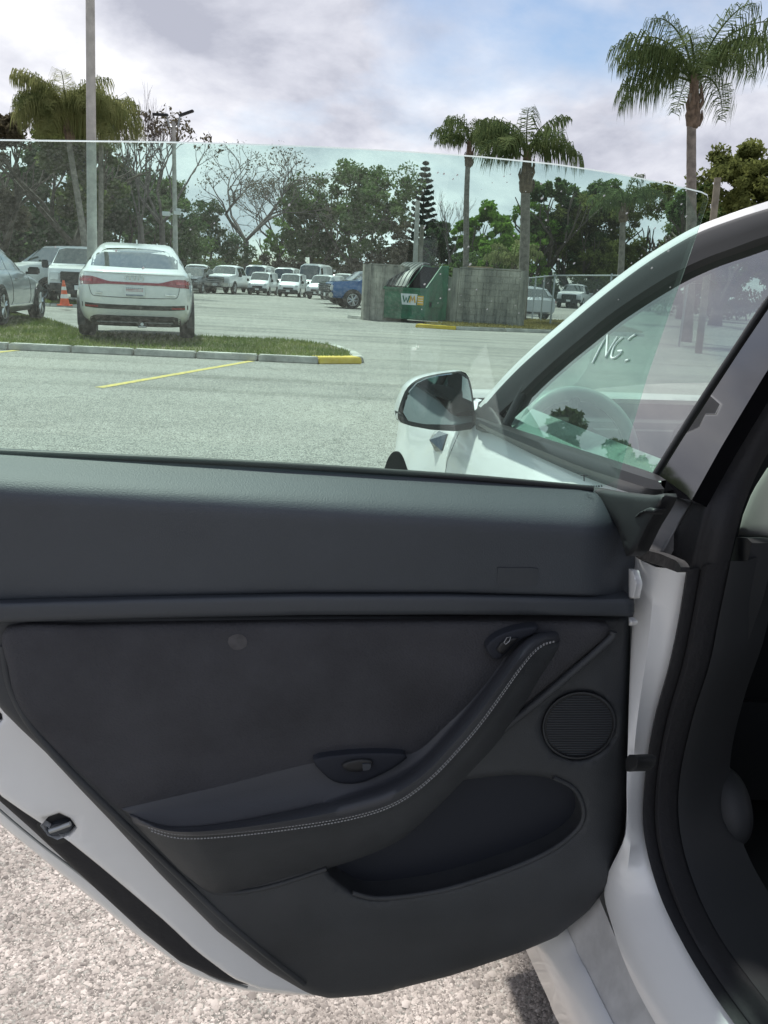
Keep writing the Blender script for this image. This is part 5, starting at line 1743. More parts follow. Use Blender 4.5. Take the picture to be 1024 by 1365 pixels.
# belt moulding of the front door and its rounded end cap
BT_T = [(640, 556), (668, 565), (720, 582), (780, 601), (830, 617), (872, 631), (888, 640)]
BT_M = [(640, 564), (668, 578), (720, 600), (780, 624), (830, 640), (866, 651), (886, 652)]
BT_B = [(640, 571), (668, 584), (720, 610), (780, 636), (830, 654), (862, 662), (884, 659)]
c1, c2, c3 = (to3(L_, P_S, o_) for L_, o_ in ((BT_T, .016), (BT_M, .036), (BT_B, .010)))
m = MC(); m.loft([[q - P_S[1] * .035 for q in c1], c1, [(a * .5 + b_ * .5) + P_S[1] * .010 for a, b_ in zip(c1, c2)], c2, [(a * .5 + b_ * .5) + P_S[1] * .004 for a, b_ in zip(c2, c3)], c3, [q - P_S[1] * .035 for q in c3]], closed=False, cap=False)
n_ = len(c1)
endl = [c1[-1], c2[-1], c3[-1], c3[-1] - P_S[1] * .03, c1[-1] - P_S[1] * .03]
m.add(endl, [tuple(range(5))])
m.build('belt_moulding', MT['moulding'], front_door, smooth=60)

# front side glass, its black run channel, the quarter light and the glossy pillar cover
GL = [(690, 532), (706, 515), (738, 484), (772, 455), (806, 427), (838, 404), (870, 383), (902, 365), (940, 347), (978, 333), (1024, 318), (1080, 302), (1080, 340), (1022, 409), (940, 530), (872, 637), (830, 622), (780, 606), (720, 588), (676, 572)]
win = sheet('side_window', GL, P_S, .0, SIDEGLASS, front_door, step=40, rim=.004, smooth=0)
pxtube('run_channel', [(1080, 333), (1024, 404), (985, 462), (940, 530), (905, 585), (873, 636)], P_S, .005, .008, MT['black'], front_door, flat=.6)
pxtube('run_channel', [(712, 500), (694, 529), (673, 570)], P_S, .006, .009, MT['black'], front_door)
QL = [(645, 546), (664, 524), (704, 490), (699, 505), (684, 530), (668, 561), (652, 558)]
sheet('quarter_light', QL, P_S, .006, MT['gloss'], front_door, step=12, rim=.012)
# the windows of the far side
far_gl = []
for x, y in GL:
    u, v, z = cu(on(x, y, P_S, 0)); far_gl.append(C(u, 2 * VC - v, z))
m = MC(); m.add(far_gl, [tuple(range(len(far_gl)))]); m.build('side_window', SIDEGLASS, car)
# wax-pen marks on the glass
for st_ in ([(790, 484), (800, 464), (810, 447), (809, 460), (808, 476), (815, 462), (823, 449)], [(830, 450), (822, 457), (817, 466), (815, 477), (822, 476), (829, 468), (824, 468)], [(838, 453), (842, 449), (847, 446)], [(834, 481), (838, 480)]):
    q = smooth_pts(st_, 3) if len(st_) != 7 or st_[0][0] == 830 else st_
    mb = MC(); mb.tube([on(x, y, P_S, .0012) for x, y in q], .0017, 6); mb.build('pen_mark', MT['chalk'], win)
AP = [(1080, 342), (1024, 412), (985, 470), (942, 536), (907, 590), (880, 634), (884, 656), (921, 669), (962, 595), (992, 545), (1024, 492), (1080, 415)]
sheet('pillar_cover', AP, P_S, .016, MT['gloss'], front_door, step=16, rim=.02)
GP = [(893, 658), (921, 671), (882, 741), (851, 733), (868, 700), (882, 676)]
sheet('pillar_plate', GP, P_S, -.004, MT['pillarmetal'], car, step=10, rim=.01, rnd=.004, rnd_px=5)
BK = [(766, 647), (790, 650), (815, 655), (868, 661), (890, 657), (882, 676), (866, 702), (850, 736), (836, 744), (822, 700), (796, 668)]
sheet('hinge_cover', BK, vplane(.112), 0, MT['black'], car, step=10, rim=.012, rnd=.008, rnd_px=8)
sheet('hinge_cover', [(846, 690), (858, 683), (872, 686), (876, 678), (866, 676), (850, 684)], vplane(.118), 0, MT['black'], car, step=5, rim=.01, rnd=.004, rnd_px=4)
sheet('pillar_trim', [(830, 690), (868, 668), (921, 669), (940, 700), (928, 772), (880, 768), (830, 760)], vplane(-.03), 0, MT['rubber'], car, step=12, rim=.02)

sheet('pillar_trim', [(836, 718), (852, 731), (880, 738), (903, 748), (909, 758), (906, 764), (882, 755), (850, 745), (836, 744)], vplane(.045), 0, MT['rubber'], car, step=6, rim=.01)
# front-left mirror: painted shell, bezel, glass, arm
P_M = (C(.955, .15, .93), (-hv * .97 + lv_ * -.10 + ZV * .05).normalized())
MO = [(530, 552), (536, 531), (543, 517), (556, 506), (575, 500), (600, 496), (616, 495), (624, 501), (629, 518), (632, 540), (634, 562), (628, 571), (608, 573), (575, 571), (548, 567), (534, 563)]
mo = resample(smooth_pts(MO, 4, True), 48, True)
cx_, cy_ = mo.mean(0)
rows = []
for t, sc_, dv in ((0, 1, 0), (.03, 1.015, 0), (.07, .97, 0), (.11, .80, .004), (.135, .50, .006), (.142, .15, .006)):
    rows.append([on(cx_ + (x - cx_) * sc_ + 10 * t / .14, cy_ + (y - cy_) * sc_, P_M, 0) - P_M[1] * t for x, y in mo])
m = MC(); m.loft(rows, cap=False); m.add(rows[-1], [tuple(range(48))])
sm = m.build('side_mirror', MT['white'], car, smooth=60)
ins_ = lambda k, dx_=0, dy_=0: [(cx_ + (x - cx_) * k + dx_, cy_ + (y - cy_) * k + dy_) for x, y in mo]
sheet('mirror_bezel', ins_(.985), P_M, .004, MT['black'], sm, step=8, rim=.012, rnd=.004, rnd_px=5)
P_MG = (P_M[0] + P_M[1] * .006, (P_M[1] + lv_ * -.02 + ZV * -.10).normalized())
sheet('mirror_glass', ins_(.905, 2, -1), P_MG, .0055, MT['mirror'], sm, step=14, rim=.008)
LOWB = [(531, 549), (534, 563), (548, 568), (575, 573), (608, 575), (630, 572), (634, 560), (628, 562), (608, 566), (575, 564), (550, 559), (538, 553)]
sheet('mirror_base', LOWB, P_M, .010, MT['black'], sm, step=6, rim=.03, rnd=.003, rnd_px=3)
sheet('mirror_sail', [(632, 548), (648, 534), (664, 553), (672, 570), (652, 574), (634, 572)], P_S, .022, MT['black'], sm, step=6, rim=.03, rnd=.006, rnd_px=5)
m = MC(); m.tube([on(626, 562, P_M, -.02), on(640, 565, P_M, -.03), C(.965, .0, .945)], [.016, .020, .028], 10, flat=.7); m.build('mirror_arm', MT['black'], sm, smooth=60)

# repeater camera on the fender and the panel gap in front of the door
fb = lambda u, z: np.interp(-(z - belt(u)[1]), [-q[1] for q in PROF], [q[0] for q in PROF]) + belt(u)[0]
rp = [C(u, fb(u, z) + o_, z) for u, z, o_ in ((1.14, .80, .004), (1.16, .845, .004), (1.25, .838, .010), (1.335, .822, .004), (1.28, .795, .008), (1.20, .785, .006))]
m = MC(); cen_ = sum(rp, Vector()) / 6 + lv_ * .022
m.add(rp + [cen_], [(i, (i + 1) % 6, 6) for i in range(6)]); m.prism(rp, -lv_ * .03)
rpo = m.build('side_repeater', MT['gloss'], fender)

# ---- body opening: white jamb, rocker, rubber seal -----------------------------------
R0 = [(838, 744), (834, 800), (830, 870), (828, 950), (826, 1030), (820, 1100), (780, 1180), (742, 1246), (765, 1300), (797, 1365), (850, 1480)]
R1 = [(846, 741), (845, 800), (841, 870), (838, 950), (836, 1030), (834, 1110), (806, 1180), (818, 1240), (840, 1300), (874, 1365), (944, 1480)]
J1 = [(917, 762), (906, 830), (893, 890), (874, 960), (862, 1040), (861, 1110), (880, 1185), (908, 1245), (943, 1305), (985, 1365), (1070, 1480)]
J2 = [(972, 748), (957, 820), (944, 885), (922, 955), (904, 1040), (905, 1110), (924, 1180), (955, 1245), (993, 1300), (1040, 1360), (1130, 1470)]


def opening(curve, v, ext=True):
    q = [on(x, y, vplane(v), 0) for x, y in smooth_pts(curve, 5)]
    if ext:
        u, vv, z = cu(q[-1])
        for du in (.12, .3, .5):
            q.append(C(u - du, vv, z + .01 * du))
    return q


o0, o1, oj1, oj2 = opening(R0, .085), opening(R1, .045), opening(J1, .0), opening(J2, -.045)
o00 = [q - ZV * .06 - lv_ * .05 for q in o0]
mids = [a * .5 + b_ * .5 + (lv_ * .012 - hv * .012) for a, b_ in zip(o1, oj1)]
m = MC(); m.loft([o1, [a * .85 + b_ * .15 + lv_ * .006 - hv * .004 for a, b_ in zip(o1, oj1)], mids, [a * .15 + b_ * .85 + lv_ * .004 for a, b_ in zip(o1, oj1)], oj1, [q - lv_ * .03 + hv * .01 for q in oj1]], closed=False)
m.build('door_jamb', MT['white'], car, smooth=60)
split = 36


def run_on(q):
    d = (q[split] - q[split + 6]).normalized()
    return [q[split] + d * k for k in (.45, .3, .15, .06)] + q[split:]


s0_, s1_ = run_on(o0), run_on(o1)
m = MC(); m.loft([[q - ZV * .0 for q in s1_], [a * .9 + b_ * .1 - ZV * .006 for a, b_ in zip(s1_, s0_)], [a * .32 + b_ * .68 - ZV * .006 for a, b_ in zip(s1_, s0_)]], closed=False)
m.build('sill_step', MT['sill'], car, smooth=60)
m = MC(); m.loft([[a * .32 + b_ * .68 - ZV * .004 for a, b_ in zip(s1_, s0_)], [a * .2 + b_ * .8 + ZV * .003 for a, b_ in zip(s1_, s0_)], s0_, [q - ZV * .02 + lv_ * .006 for q in s0_], [q - ZV * .10 for q in s0_], [q - ZV * .14 - lv_ * .08 for q in s0_]], closed=False)
m.build('rocker', MT['white'], car, smooth=60)
S_ = []
for k, (t, h_) in enumerate(((0, -.006), (.02, .010), (.12, .020), (.28, .018), (.36, .006), (.44, .016), (.62, .024), (.82, .018), (.93, .008), (1.0, -.012))):
    S_.append([a * (1 - t) + b_ * t + (lv_ * .6 - hv * .5 + ZV * .2) * h_ for a, b_ in zip(oj1, oj2)])
m = MC(); m.loft(S_, closed=False); m.build('door_seal', MT['rubber'], car, smooth=60)
# pinched inner lip and dark lining behind the seal
in1 = [q - lv_ * .10 + hv * .05 for q in oj2]
m = MC(); m.loft([[q - lv_ * .002 for q in oj2], [q - lv_ * .02 + hv * .0 for q in oj2], in1], closed=False); m.build('opening_lining', MT['dashm'], car, smooth=60)
# seal goes on up the pillar and over the roof edge
K0 = [(880, 746), (903, 704), (921, 672), (947, 626), (984, 560), (1021, 499), (1080, 417)]
US1 = [(917, 762), (934, 690), (950, 640), (968, 603), (994, 560), (1024, 508), (1080, 430)]
US2 = [(972, 748), (982, 706), (994, 667), (1012, 625), (1040, 575), (1075, 520), (1140, 440)]
u1, u2 = [on(x, y, vplane(0), 0) for x, y in smooth_pts(US1, 5)], [on(x, y, vplane(-.045), 0) for x, y in smooth_pts(US2, 5)]
w1, w2 = [on(x, y, P_S, -.010) for x, y in smooth_pts(US1, 5)], [on(x, y, P_S, -.050) for x, y in smooth_pts(US2, 5)]
bl = [min(1, k / 14) ** 2 * (3 - 2 * min(1, k / 14)) for k in range(len(u1))]
u1 = [a * (1 - k) + b_ * k for a, b_, k in zip(u1, w1, bl)]; u2 = [a * (1 - k) + b_ * k for a, b_, k in zip(u2, w2, bl)]
k0v, k0s = [on(x, y, vplane(.01), 0) for x, y in smooth_pts(K0, 5)], [on(x, y, P_S, -.004) for x, y in smooth_pts(K0, 5)]
k0 = [a * (1 - k) + b_ * k for a, b_, k in zip(k0v, k0s, bl)]
m = MC()
m.loft([[q - lv_ * .02 for q in k0], k0, [a * .5 + b_ * .5 + (lv_ * .4 - hv * .4) * .003 for a, b_ in zip(k0, u1)]] + [[a * (1 - t) + b_ * t + (lv_ * .5 - hv * .6) * h_ for a, b_ in zip(u1, u2)] for t, h_ in ((0, 0), (.05, .006), (.12, .009), (.2, .006), (.3, .007), (.45, .014), (.65, .018), (.85, .012), (1, -.006))], closed=False)
m.build('pillar_seal', MT['rubber'], car, smooth=170)
# light grey upper trim and dark lower trim of the pillar, inside
sheet('upper_trim', [(984, 714), (990, 688), (1003, 655), (1024, 622), (1080, 580), (1110, 650), (1100, 722), (1024, 717)], vplane(-.12), 0, MT['greytrim'], car, step=14, rim=.03, rnd=.01, rnd_px=8)
sheet('lower_trim', [(982, 716), (1004, 718), (985, 800), (968, 850), (950, 900), (930, 950), (935, 890), (958, 810)], vplane(-.085), 0, MT['pillarmetal2'] if 'pillarmetal2' in MT else MT['dashm'], car, step=14, rim=.03)
# door check strap and hinges on the jamb
sheet('door_check', [(834, 1012), (838, 1006), (848, 1006), (853, 1013), (850, 1023), (840, 1029), (834, 1028)], vplane(.075), 0, MT['black'], car, step=4, rim=.02, rnd=.003, rnd_px=3)
for (y0, y1, x1) in ((758, 798, 850), (823, 834, 845)):
    sheet('hinge', [(838, y0), (x1 - 5, y0 + 2), (x1, (y0 + y1) / 2), (x1 - 4, y1), (838, y1)], vplane(.075), 0, MT['white'], car, step=4, rim=.006, rnd=.003, rnd_px=3)
# peeled protective film edge on the jamb foot
m = MC()

# ---- cabin ---------------------------------------------------------------------------
m = MC(); m.prism([C(-1.6, -.06, .27), C(1.25, -.06, .27), C(1.25, -1.58, .27), C(-1.6, -1.58, .27)], (0, 0, .02)); m.build('floor_pan', MT['seatm'], car)
m = MC(); m.prism([C(1.62, -.06, .60), C(1.16, -.12, .60), C(1.10, -.12, .78), C(1.20, -.10, .88), C(1.55, -.06, .90)], lv_ * -1.3); m.build('dashboard', MT['dashm'], car, smooth=40, bevel=.02)


def seat(u, v):
    m = MC(); w = .25
    bk = [(-.02, .40), (-.10, .75), (-.19, 1.05), (-.17, 1.10), (-.09, 1.10), (.0, .80), (.10, .48)]
    rows = []
    for s in (-1, -.9, -.6, 0, .6, .9, 1):
        k = 1 - .12 * abs(s) ** 4
        rows.append([C(u + a * 1.0 + .03 * abs(s) ** 2, v + w * s, .40 + (z - .40) * k) for a, z in bk])
    m.loft(rows, cap=True); se = m.build('seat', MT['seatm'], car, smooth=50)
    m = MC(); rows = []
    for s in (-1, -.85, 0, .85, 1):
        rows.append([C(u + a, v + w * 1.05 * s, z - .03 * (abs(s) ** 4)) for a, z in ((-.08, .33), (-.06, .47), (.1, .46), (.42, .52), (.5, .48), (.48, .35))])
    m.loft(rows, cap=True); m.build('cushion', MT['seatm'], se, smooth=50)
    m = MC(); rows = []
    for s in (-1, -.8, 0, .8, 1):
        rows.append([C(u + a, v + .13 * s, 1.22 + (z - 1.22) * (1 - .25 * abs(s) ** 3)) for a, z in ((-.22, 1.12), (-.25, 1.22), (-.21, 1.28), (-.15, 1.28), (-.12, 1.2), (-.15, 1.12))])
    m.loft(rows, cap=True); m.build('headrest', MT['seatm'], se, smooth=50)


seat(.36, -.42); seat(.36, -1.22)
m = MC(); rows = []
for s in (-1, 1):
    rows.append([C(a, VC + .68 * s, z) for a, z in ((-1.55, .4), (-1.5, 1.0), (-1.38, 1.02), (-1.2, .52), (-.75, .52), (-.72, .32))])
m.loft(rows, cap=True); m.build('rear_bench', MT['seatm'], car, bevel=.04, smooth=50)
# far door lining with window sill, far pillars
m = MC(); m.prism([C(-1.5, -1.50, .30), C(1.2, -1.50, .30), C(1.2, -1.56, .93), C(-1.5, -1.56, .955)], lv_ * -.05); m.build('far_door_lining', MT['dashm'], car, bevel=.01)
m = MC(); m.prism([C(-1.5, -1.50, .94), C(1.25, -1.50, .905), C(1.25, -1.62, .905), C(-1.5, -1.62, .94)], (0, 0, .03)); m.build('far_window_sill', MT['black'], car, bevel=.01)
m = MC(); m.prism([C(-.05, -1.62, .95), C(.10, -1.62, .95), C(-.02, -1.40, 1.36), (C(-.12, -1.40, 1.36))], lv_ * .05); m.build('far_pillar', MT['greytrim'], car)
# steering wheel
sw_c = on(770, 598, vplane(-.25), 0)
sw_n = (-hv * .90 + ZV * .42).normalized(); sw_a = lv_; sw_b = sw_n.cross(sw_a).normalized()
m = MC()
m.tube([sw_c + (sw_a * math.cos(t * math.pi / 20) + sw_b * math.sin(t * math.pi / 20)) * .125 for t in range(41)], .016, 8, cap=False)
stw = m.build('steering_wheel', MT['wheelm'], car, smooth=60)
m = MC(); m.cyl(sw_c - sw_n * .02, sw_n, .06, .04, 18)
for a_ in (0, math.pi, math.pi * 1.5):
    m.tube([sw_c - sw_n * .01, sw_c + (sw_a * math.cos(a_) + sw_b * math.sin(a_)) * .118], [.018, .011], 6)
m.build('wheel_hub', MT['black'], stw, smooth=40)
# interior mirror / visor wire near the windscreen top
m = MC(); m.tube([on(x, y, P_S, -.05) for x, y in smooth_pts([(735, 458), (772, 430), (812, 402), (845, 384)], 4)], .006, 6); m.box(on(852, 381, P_S, -.06), (.05, .03, .02)); m.build('visor_clip', MT['black'], car)
# belt buckle housing showing low in the dark opening
m = MC(); bq = [on(x, y, vplane(-.16), 0) for x, y in smooth_pts([(928, 1030), (945, 1035), (962, 1052), (972, 1080), (976, 1105), (974, 1125)], 5)]
m.tube(bq, [.008 + .022 * math.sin(math.pi * i / (len(bq) - 1)) ** .6 for i in range(len(bq))], 10, flat=.7); m.build('seat_side_cover', MT['dashm'], car, smooth=60)

# ---- the open rear door ----------------------------------------------------------------
T0 = .030
LIP = [(-150, 612), (790, 652), (846, 706), (848, 1000), (838, 1120), (812, 1190), (742, 1250), (600, 1302), (470, 1328), (400, 1327), (330, 1322), (262, 1303), (180, 1245), (100, 1180), (0, 1099), (-70, 1025), (-130, 920), (-165, 760)]
door = sheet('rear_door', LIP, P_DOOR, -.085, MT['white'], car, step=22, rim=.035, rnd=.02, rnd_px=12)
door['label'] = 'open rear door with black inner lining and raised clear window'
HEM = [(-40, 1042), (0, 1080), (50, 1122), (100, 1160), (160, 1208), (220, 1256), (280, 1300), (330, 1316)]
pxtube('hem_line', HEM, P_DOOR, -.078, .0016, MT['galv'], door)
SEAL = [(-150, 615), (500, 640), (600, 900), (420, 1300), (330, 1313), (296, 1308), (240, 1282), (190, 1242), (140, 1196), (90, 1150), (45, 1108), (0, 1068), (-60, 1005), (-110, 915), (-150, 760)]
sheet('edge_seal', SEAL, P_DOOR, -.060, MT['rubber'], door, step=16, rim=.02, rnd=.010, rnd_px=8)
FLG = [(-146, 612), (780, 650), (840, 710), (842, 1000), (830, 1118), (806, 1185), (736, 1244), (600, 1296), (480, 1324), (410, 1327), (345, 1318), (310, 1304), (262, 1268), (222, 1230), (180, 1194), (130, 1152), (85, 1116), (40, 1088), (0, 1060), (-52, 995), (-100, 905), (-142, 760)]
LH = [(54, 1101), (62, 1090), (76, 1083), (88, 1086), (99, 1095), (103, 1102), (99, 1110), (84, 1118), (70, 1121), (62, 1112)]
LH2 = [(-16, 950), (-8, 944), (1, 949), (5, 957), (-2, 965), (-12, 962)]
sheet('inner_panel', FLG, P_DOOR, -.030, MT['white'], door, holes=[LH, LH2], step=18, rim=.02, rnd=.006, rnd_px=7)
sheet('latch_recess', [(48, 1101), (60, 1084), (76, 1078), (92, 1082), (106, 1094), (110, 1104), (100, 1114), (84, 1124), (68, 1127), (56, 1114)], P_DOOR, -.045, MT['black'], door, step=6, rim=.004)
sheet('latch_recess', [(-20, 950), (-8, 940), (4, 946), (10, 957), (0, 970), (-14, 966)], P_DOOR, -.045, MT['black'], door, step=6, rim=.004)
sheet('latch', [(62, 1106), (72, 1098), (90, 1096), (98, 1102), (92, 1108), (78, 1114), (68, 1115)], P_DOOR, -.036, MT['strip'], door, step=5, rim=.01, rnd=.003, rnd_px=3)
pxtube('latch_pin', [(66, 1108), (78, 1104), (94, 1098)], P_DOOR, -.028, .003, MT['galv'], door)

CARR = [(-32, 815), (-28, 890), (0, 944), (28, 972), (60, 1002), (105, 1050), (150, 1097), (215, 1167), (290, 1242), (355, 1292), (412, 1325), (440, 1331), (500, 1326), (600, 1301), (690, 1271), (742, 1249), (785, 1214), (814, 1176), (832, 1120), (837, 1060), (838, 1000), (839, 900), (841, 822)]
PK = smooth_pts([(436, 1156), (478, 1139), (525, 1117), (565, 1083), (600, 1046), (640, 1037), (690, 1033), (735, 1038), (764, 1053), (775, 1080), (768, 1103), (735, 1130), (680, 1155), (600, 1181), (540, 1192), (495, 1195), (468, 1186)], 3, True)
PK = [tuple(q) for q in PK]
SPK = [(772 + 48 * math.cos(a) * math.cos(-.35) - 43 * math.sin(a) * math.sin(-.35), 967 + 48 * math.cos(a) * math.sin(-.35) + 43 * math.sin(a) * math.cos(-.35)) for a in np.linspace(0, 2 * math.pi, 40, endpoint=False)]


def carr_off(x, y):
    o = T0 - .004 + .012 * np.exp(-((y - 1010) / 170.0) ** 2)
    # ledge running out from the lower pocket lip, belly rolling under at the foot
    o = o + .016 * np.exp(-((y - (1205 - .10 * (x - 500))) / 60.0) ** 2) * np.clip((x - 250) / 150, 0, 1)
    o = o - .05 * np.clip((y - 1225 + .10 * (x - 500)) / 110.0, 0, 1) ** 1.6
    # front upright tucks back to the hinge side
    o = o - .02 * np.clip((x - 790) / 50.0, 0, 1) ** 2
    return o


carrier = sheet('door_lining', CARR, P_DOOR, carr_off, MT['carrier'], door, holes=[PK, SPK], step=11, rim=.035, rnd=.012, rnd_px=9, smooth=75)
# raised bead along the rear edge of the lining
pxtube('edge_bead', [(4, 860), (14, 915), (38, 962), (78, 1010), (120, 1053), (170, 1101), (235, 1163), (300, 1225), (360, 1275), (405, 1310)], P_DOOR, lambda x, y: float(carr_off(np.array([x]), np.array([y]))[0]) - .001, .0045, MT['carrier'], door)
# map pocket: back wall sits deep, its lip is proud
sheet('map_pocket', [(x + (x - 610) * .06, y + (y - 1115) * .10) for x, y in PK], P_DOOR, T0 - .024, MT['pocket'], door, step=20, rim=.004)
pxtube('pocket_lip', [(470, 1190), (500, 1197), (545, 1194), (600, 1184), (680, 1158), (735, 1133), (770, 1105), (778, 1080), (766, 1052), (738, 1036)], P_DOOR, lambda x, y: float(carr_off(np.array([x]), np.array([y]))[0]) - .001, .0030, MT['carrier'], door)
# speaker
def ell(k):
    return [(772 + (x - 772) * k, 967 + (y - 967) * k) for x, y in SPK]
spo = float(carr_off(np.array([772.]), np.array([967.]))[0])
m = MC()
m.loft([[on(x, y, P_DOOR, spo + o_) for x, y in ell(k)] for k, o_ in ((1.04, -.004), (1.015, .0008), (.985, .001), (.970, -.002), (.94, -.006))])
m.build('speaker_ring', MT['carrier'], door, smooth=70)
sheet('speaker_grille', ell(.965), P_DOOR, spo - .0030, MT['mesh'], door, step=12, rim=.003)
m = MC()
for k in range(-13, 14):
    yy = 967 + k * 3.2
    xs = [x for x in np.linspace(722, 822, 60) if inside_np(np.array([[x, yy]]), np.array(ell(.93)))[0]]
    if len(xs) > 2:
        m.tube([on(xs[0], yy, P_DOOR, spo - .0024), on(xs[-1], yy, P_DOOR, spo - .0024)], .0007, 4)
tag(m.build('grille_wires', MT['strip'], door), kind='stuff')

# suede insert, set into the lining
INS = smooth_pts([(9, 836), (11, 890), (26, 945), (70, 1000), (118, 1045), (160, 1082), (230, 1100), (360, 1092), (470, 1066), (545, 1030), (600, 1010), (640, 985), (700, 940), (760, 890), (808, 850), (816, 838), (802, 829), (735, 827), (560, 827), (300, 829), (120, 832)], 3, True)
INS = [tuple(q) for q in INS]
INSo = lambda x, y: T0 + .010 + .006 * np.exp(-((y - 900) / 90.0) ** 2) + 0 * x
sheet('suede_insert', INS, P_DOOR, INSo, MT['suede'], door, step=14, rim=.012, rnd=.009, rnd_px=12, smooth=75)
sheet('smudge', smooth_pts([(305, 850), (318, 845), (329, 851), (328, 862), (315, 867), (305, 860)], 3, True), P_DOOR, lambda x, y: INSo(x, y) + .0006, MT['smudge'], door, step=6, rim=.0003)
pxtube('insert_edge', [(818, 842), (812, 853), (760, 899), (700, 949), (645, 992)], P_DOOR, T0 + .012, .0045, MT['carrier'], door)

# belt strip and padded upper panel
STRIP_P = [(-30, 803), (2, 803), (200, 797), (400, 793), (600, 793), (846, 798), (846, 822), (735, 820), (600, 819), (400, 820), (200, 824), (4, 830), (-30, 831)]
sheet('belt_strip', STRIP_P, P_DOOR, T0 + .020, MT['strip'], door, step=9, rim=.03, rnd=.006, rnd_px=7)
UP = [(-34, 601), (0, 603), (300, 617), (600, 636), (770, 650), (792, 655), (812, 672), (846, 706), (847, 750), (846, 796), (600, 790), (400, 790.5), (200, 795), (0, 801), (-34, 801)]


def up_off(x, y):
    ytop = 603 + .061 * np.clip(x, -40, 800)
    s = (y - ytop)
    o = -.004 + .060 * np.sin(np.clip(s / 62.0, 0, 1) * math.pi / 2) ** 1.15
    o = o - .018 * np.clip((s - 62) / 130.0, 0, 1)
    o = o - .05 * np.clip((x - 775) / 72.0, 0, 1) ** 2.2
    return o


sheet('upper_panel', UP, P_DOOR, up_off, MT['soft'], door, step=9, rim=.02, rnd=.004, rnd_px=5, smooth=80)
sheet('airbag_mark', [(663, 757), (717, 757), (717, 781), (663, 781)], P_DOOR, lambda x, y: up_off(x, y) + .0012, MT['strip'], door, step=9, rim=.0006)
pxtube('window_sweep', [(-34, 602), (300, 616.5), (600, 635), (790, 652)], P_DOOR, -.006, .004, MT['black'], door)

# armrest that sweeps up into the pull handle
NA = 60
A0 = [(737, 836), (715, 837), (693, 843), (672, 858), (650, 890), (622, 924), (590, 962), (555, 998), (510, 1003), (455, 1007), (400, 1017), (300, 1045), (225, 1063), (162, 1078)]
A1 = [(745, 842), (722, 843), (703, 851), (684, 870), (660, 902), (632, 938), (600, 976), (560, 1018), (520, 1043), (465, 1060), (400, 1077), (300, 1096), (225, 1101), (172, 1084)]
A2 = [(748, 854), (728, 857), (713, 867), (695, 888), (668, 926), (642, 962), (610, 1000), (572, 1039), (528, 1070), (475, 1088), (400, 1101), (300, 1112), (232, 1113), (178, 1097)]
A3 = [(749, 857), (742, 872), (728, 893), (708, 925), (684, 962), (656, 998), (622, 1034), (580, 1077), (535, 1116), (480, 1141), (410, 1162), (335, 1182), (285, 1189), (240, 1160)]
ca = [resample(smooth_pts(L_, 6), NA) for L_ in (A0, A1, A2, A3)]
tt = np.linspace(0, 1, NA)


def arm_curve(c, o_):
    return [on(x, y, P_DOOR, float(k)) for (x, y), k in zip(c, o_)]


env = np.clip(np.minimum(tt / .10, (1 - tt) / .12), 0, 1) ** .6
base_o = T0 + .012
q0 = arm_curve(ca[0], base_o - .002 + 0 * tt)
lowt = np.clip((tt - .45) / .15, 0, 1)                       # how far the flat tray has opened
roll = []
for f, hgt in ((.0, .30), (.15, .62), (.35, .88), (.6, 1.0), (.85, .97), (1.0, .86)):
    c = ca[1] * (1 - f) + ca[2] * f
    roll.append(arm_curve(c, base_o + (.052 * hgt) * env))
tray = []
for f, hgt in ((.35, .02), (.7, .06), (.92, .16)):
    c = ca[0] * (1 - f) + ca[1] * f
    tray.append(arm_curve(c, base_o + .052 * (hgt + .24 * f * lowt * .5) * env))
m = MC(); m.loft([q0] + tray + roll, closed=False, cap=False)
arm = m.build('armrest', MT['pad'], door, smooth=80)
fas = []
for f, hgt in ((0, .86), (.06, .80), (.35, .66), (.7, .40), (.95, .10), (1.05, -.25)):
    c = ca[2] * (1 - f) + ca[3] * f
    fas.append(arm_curve(c, base_o + (.052 * hgt) * env - .004 * (f > .01) * (f < .1)))
m = MC(); m.loft(fas, closed=False); m.build('armrest_fascia', MT['carrier'], door, smooth=80)
# end faces
m = MC()
for k in (0, NA - 1):
    L_ = [q[k] for q in [q0] + tray + roll + fas]
    m.add(L_, [tuple(range(len(L_)))])
m.build('armrest_end', MT['carrier'], door)
# double row of stitches: single thread pieces following the seam
for f, dk in ((-.02, 0), (.05, .4)):
    c = resample(ca[2] * (1 - f) + ca[3] * f, 300)
    env2 = np.interp(np.linspace(0, 1, 300), tt, env)
    mb = MC()
    for k in range(4, 290, 2):
        if f < 0 and k < 0: continue
        h0 = base_o + .052 * .86 * env2[k] + .0016
        a, b_ = c[k] + (c[k + 1] - c[k]) * .1, c[k] + (c[k + 1] - c[k]) * 1.25
        mb.tube([on(a[0], a[1], P_DOOR, h0), on(b_[0], b_[1], P_DOOR, h0)], .0007, 4)
    tag(mb.build('stitching', MT['thread'], door), kind='stuff')
pxtube('tray_crease', [(285, 1189), (320, 1189), (370, 1179), (435, 1158)], P_DOOR, lambda x, y: float(carr_off(np.array([x]), np.array([y]))[0]), .003, MT['carrier'], door)
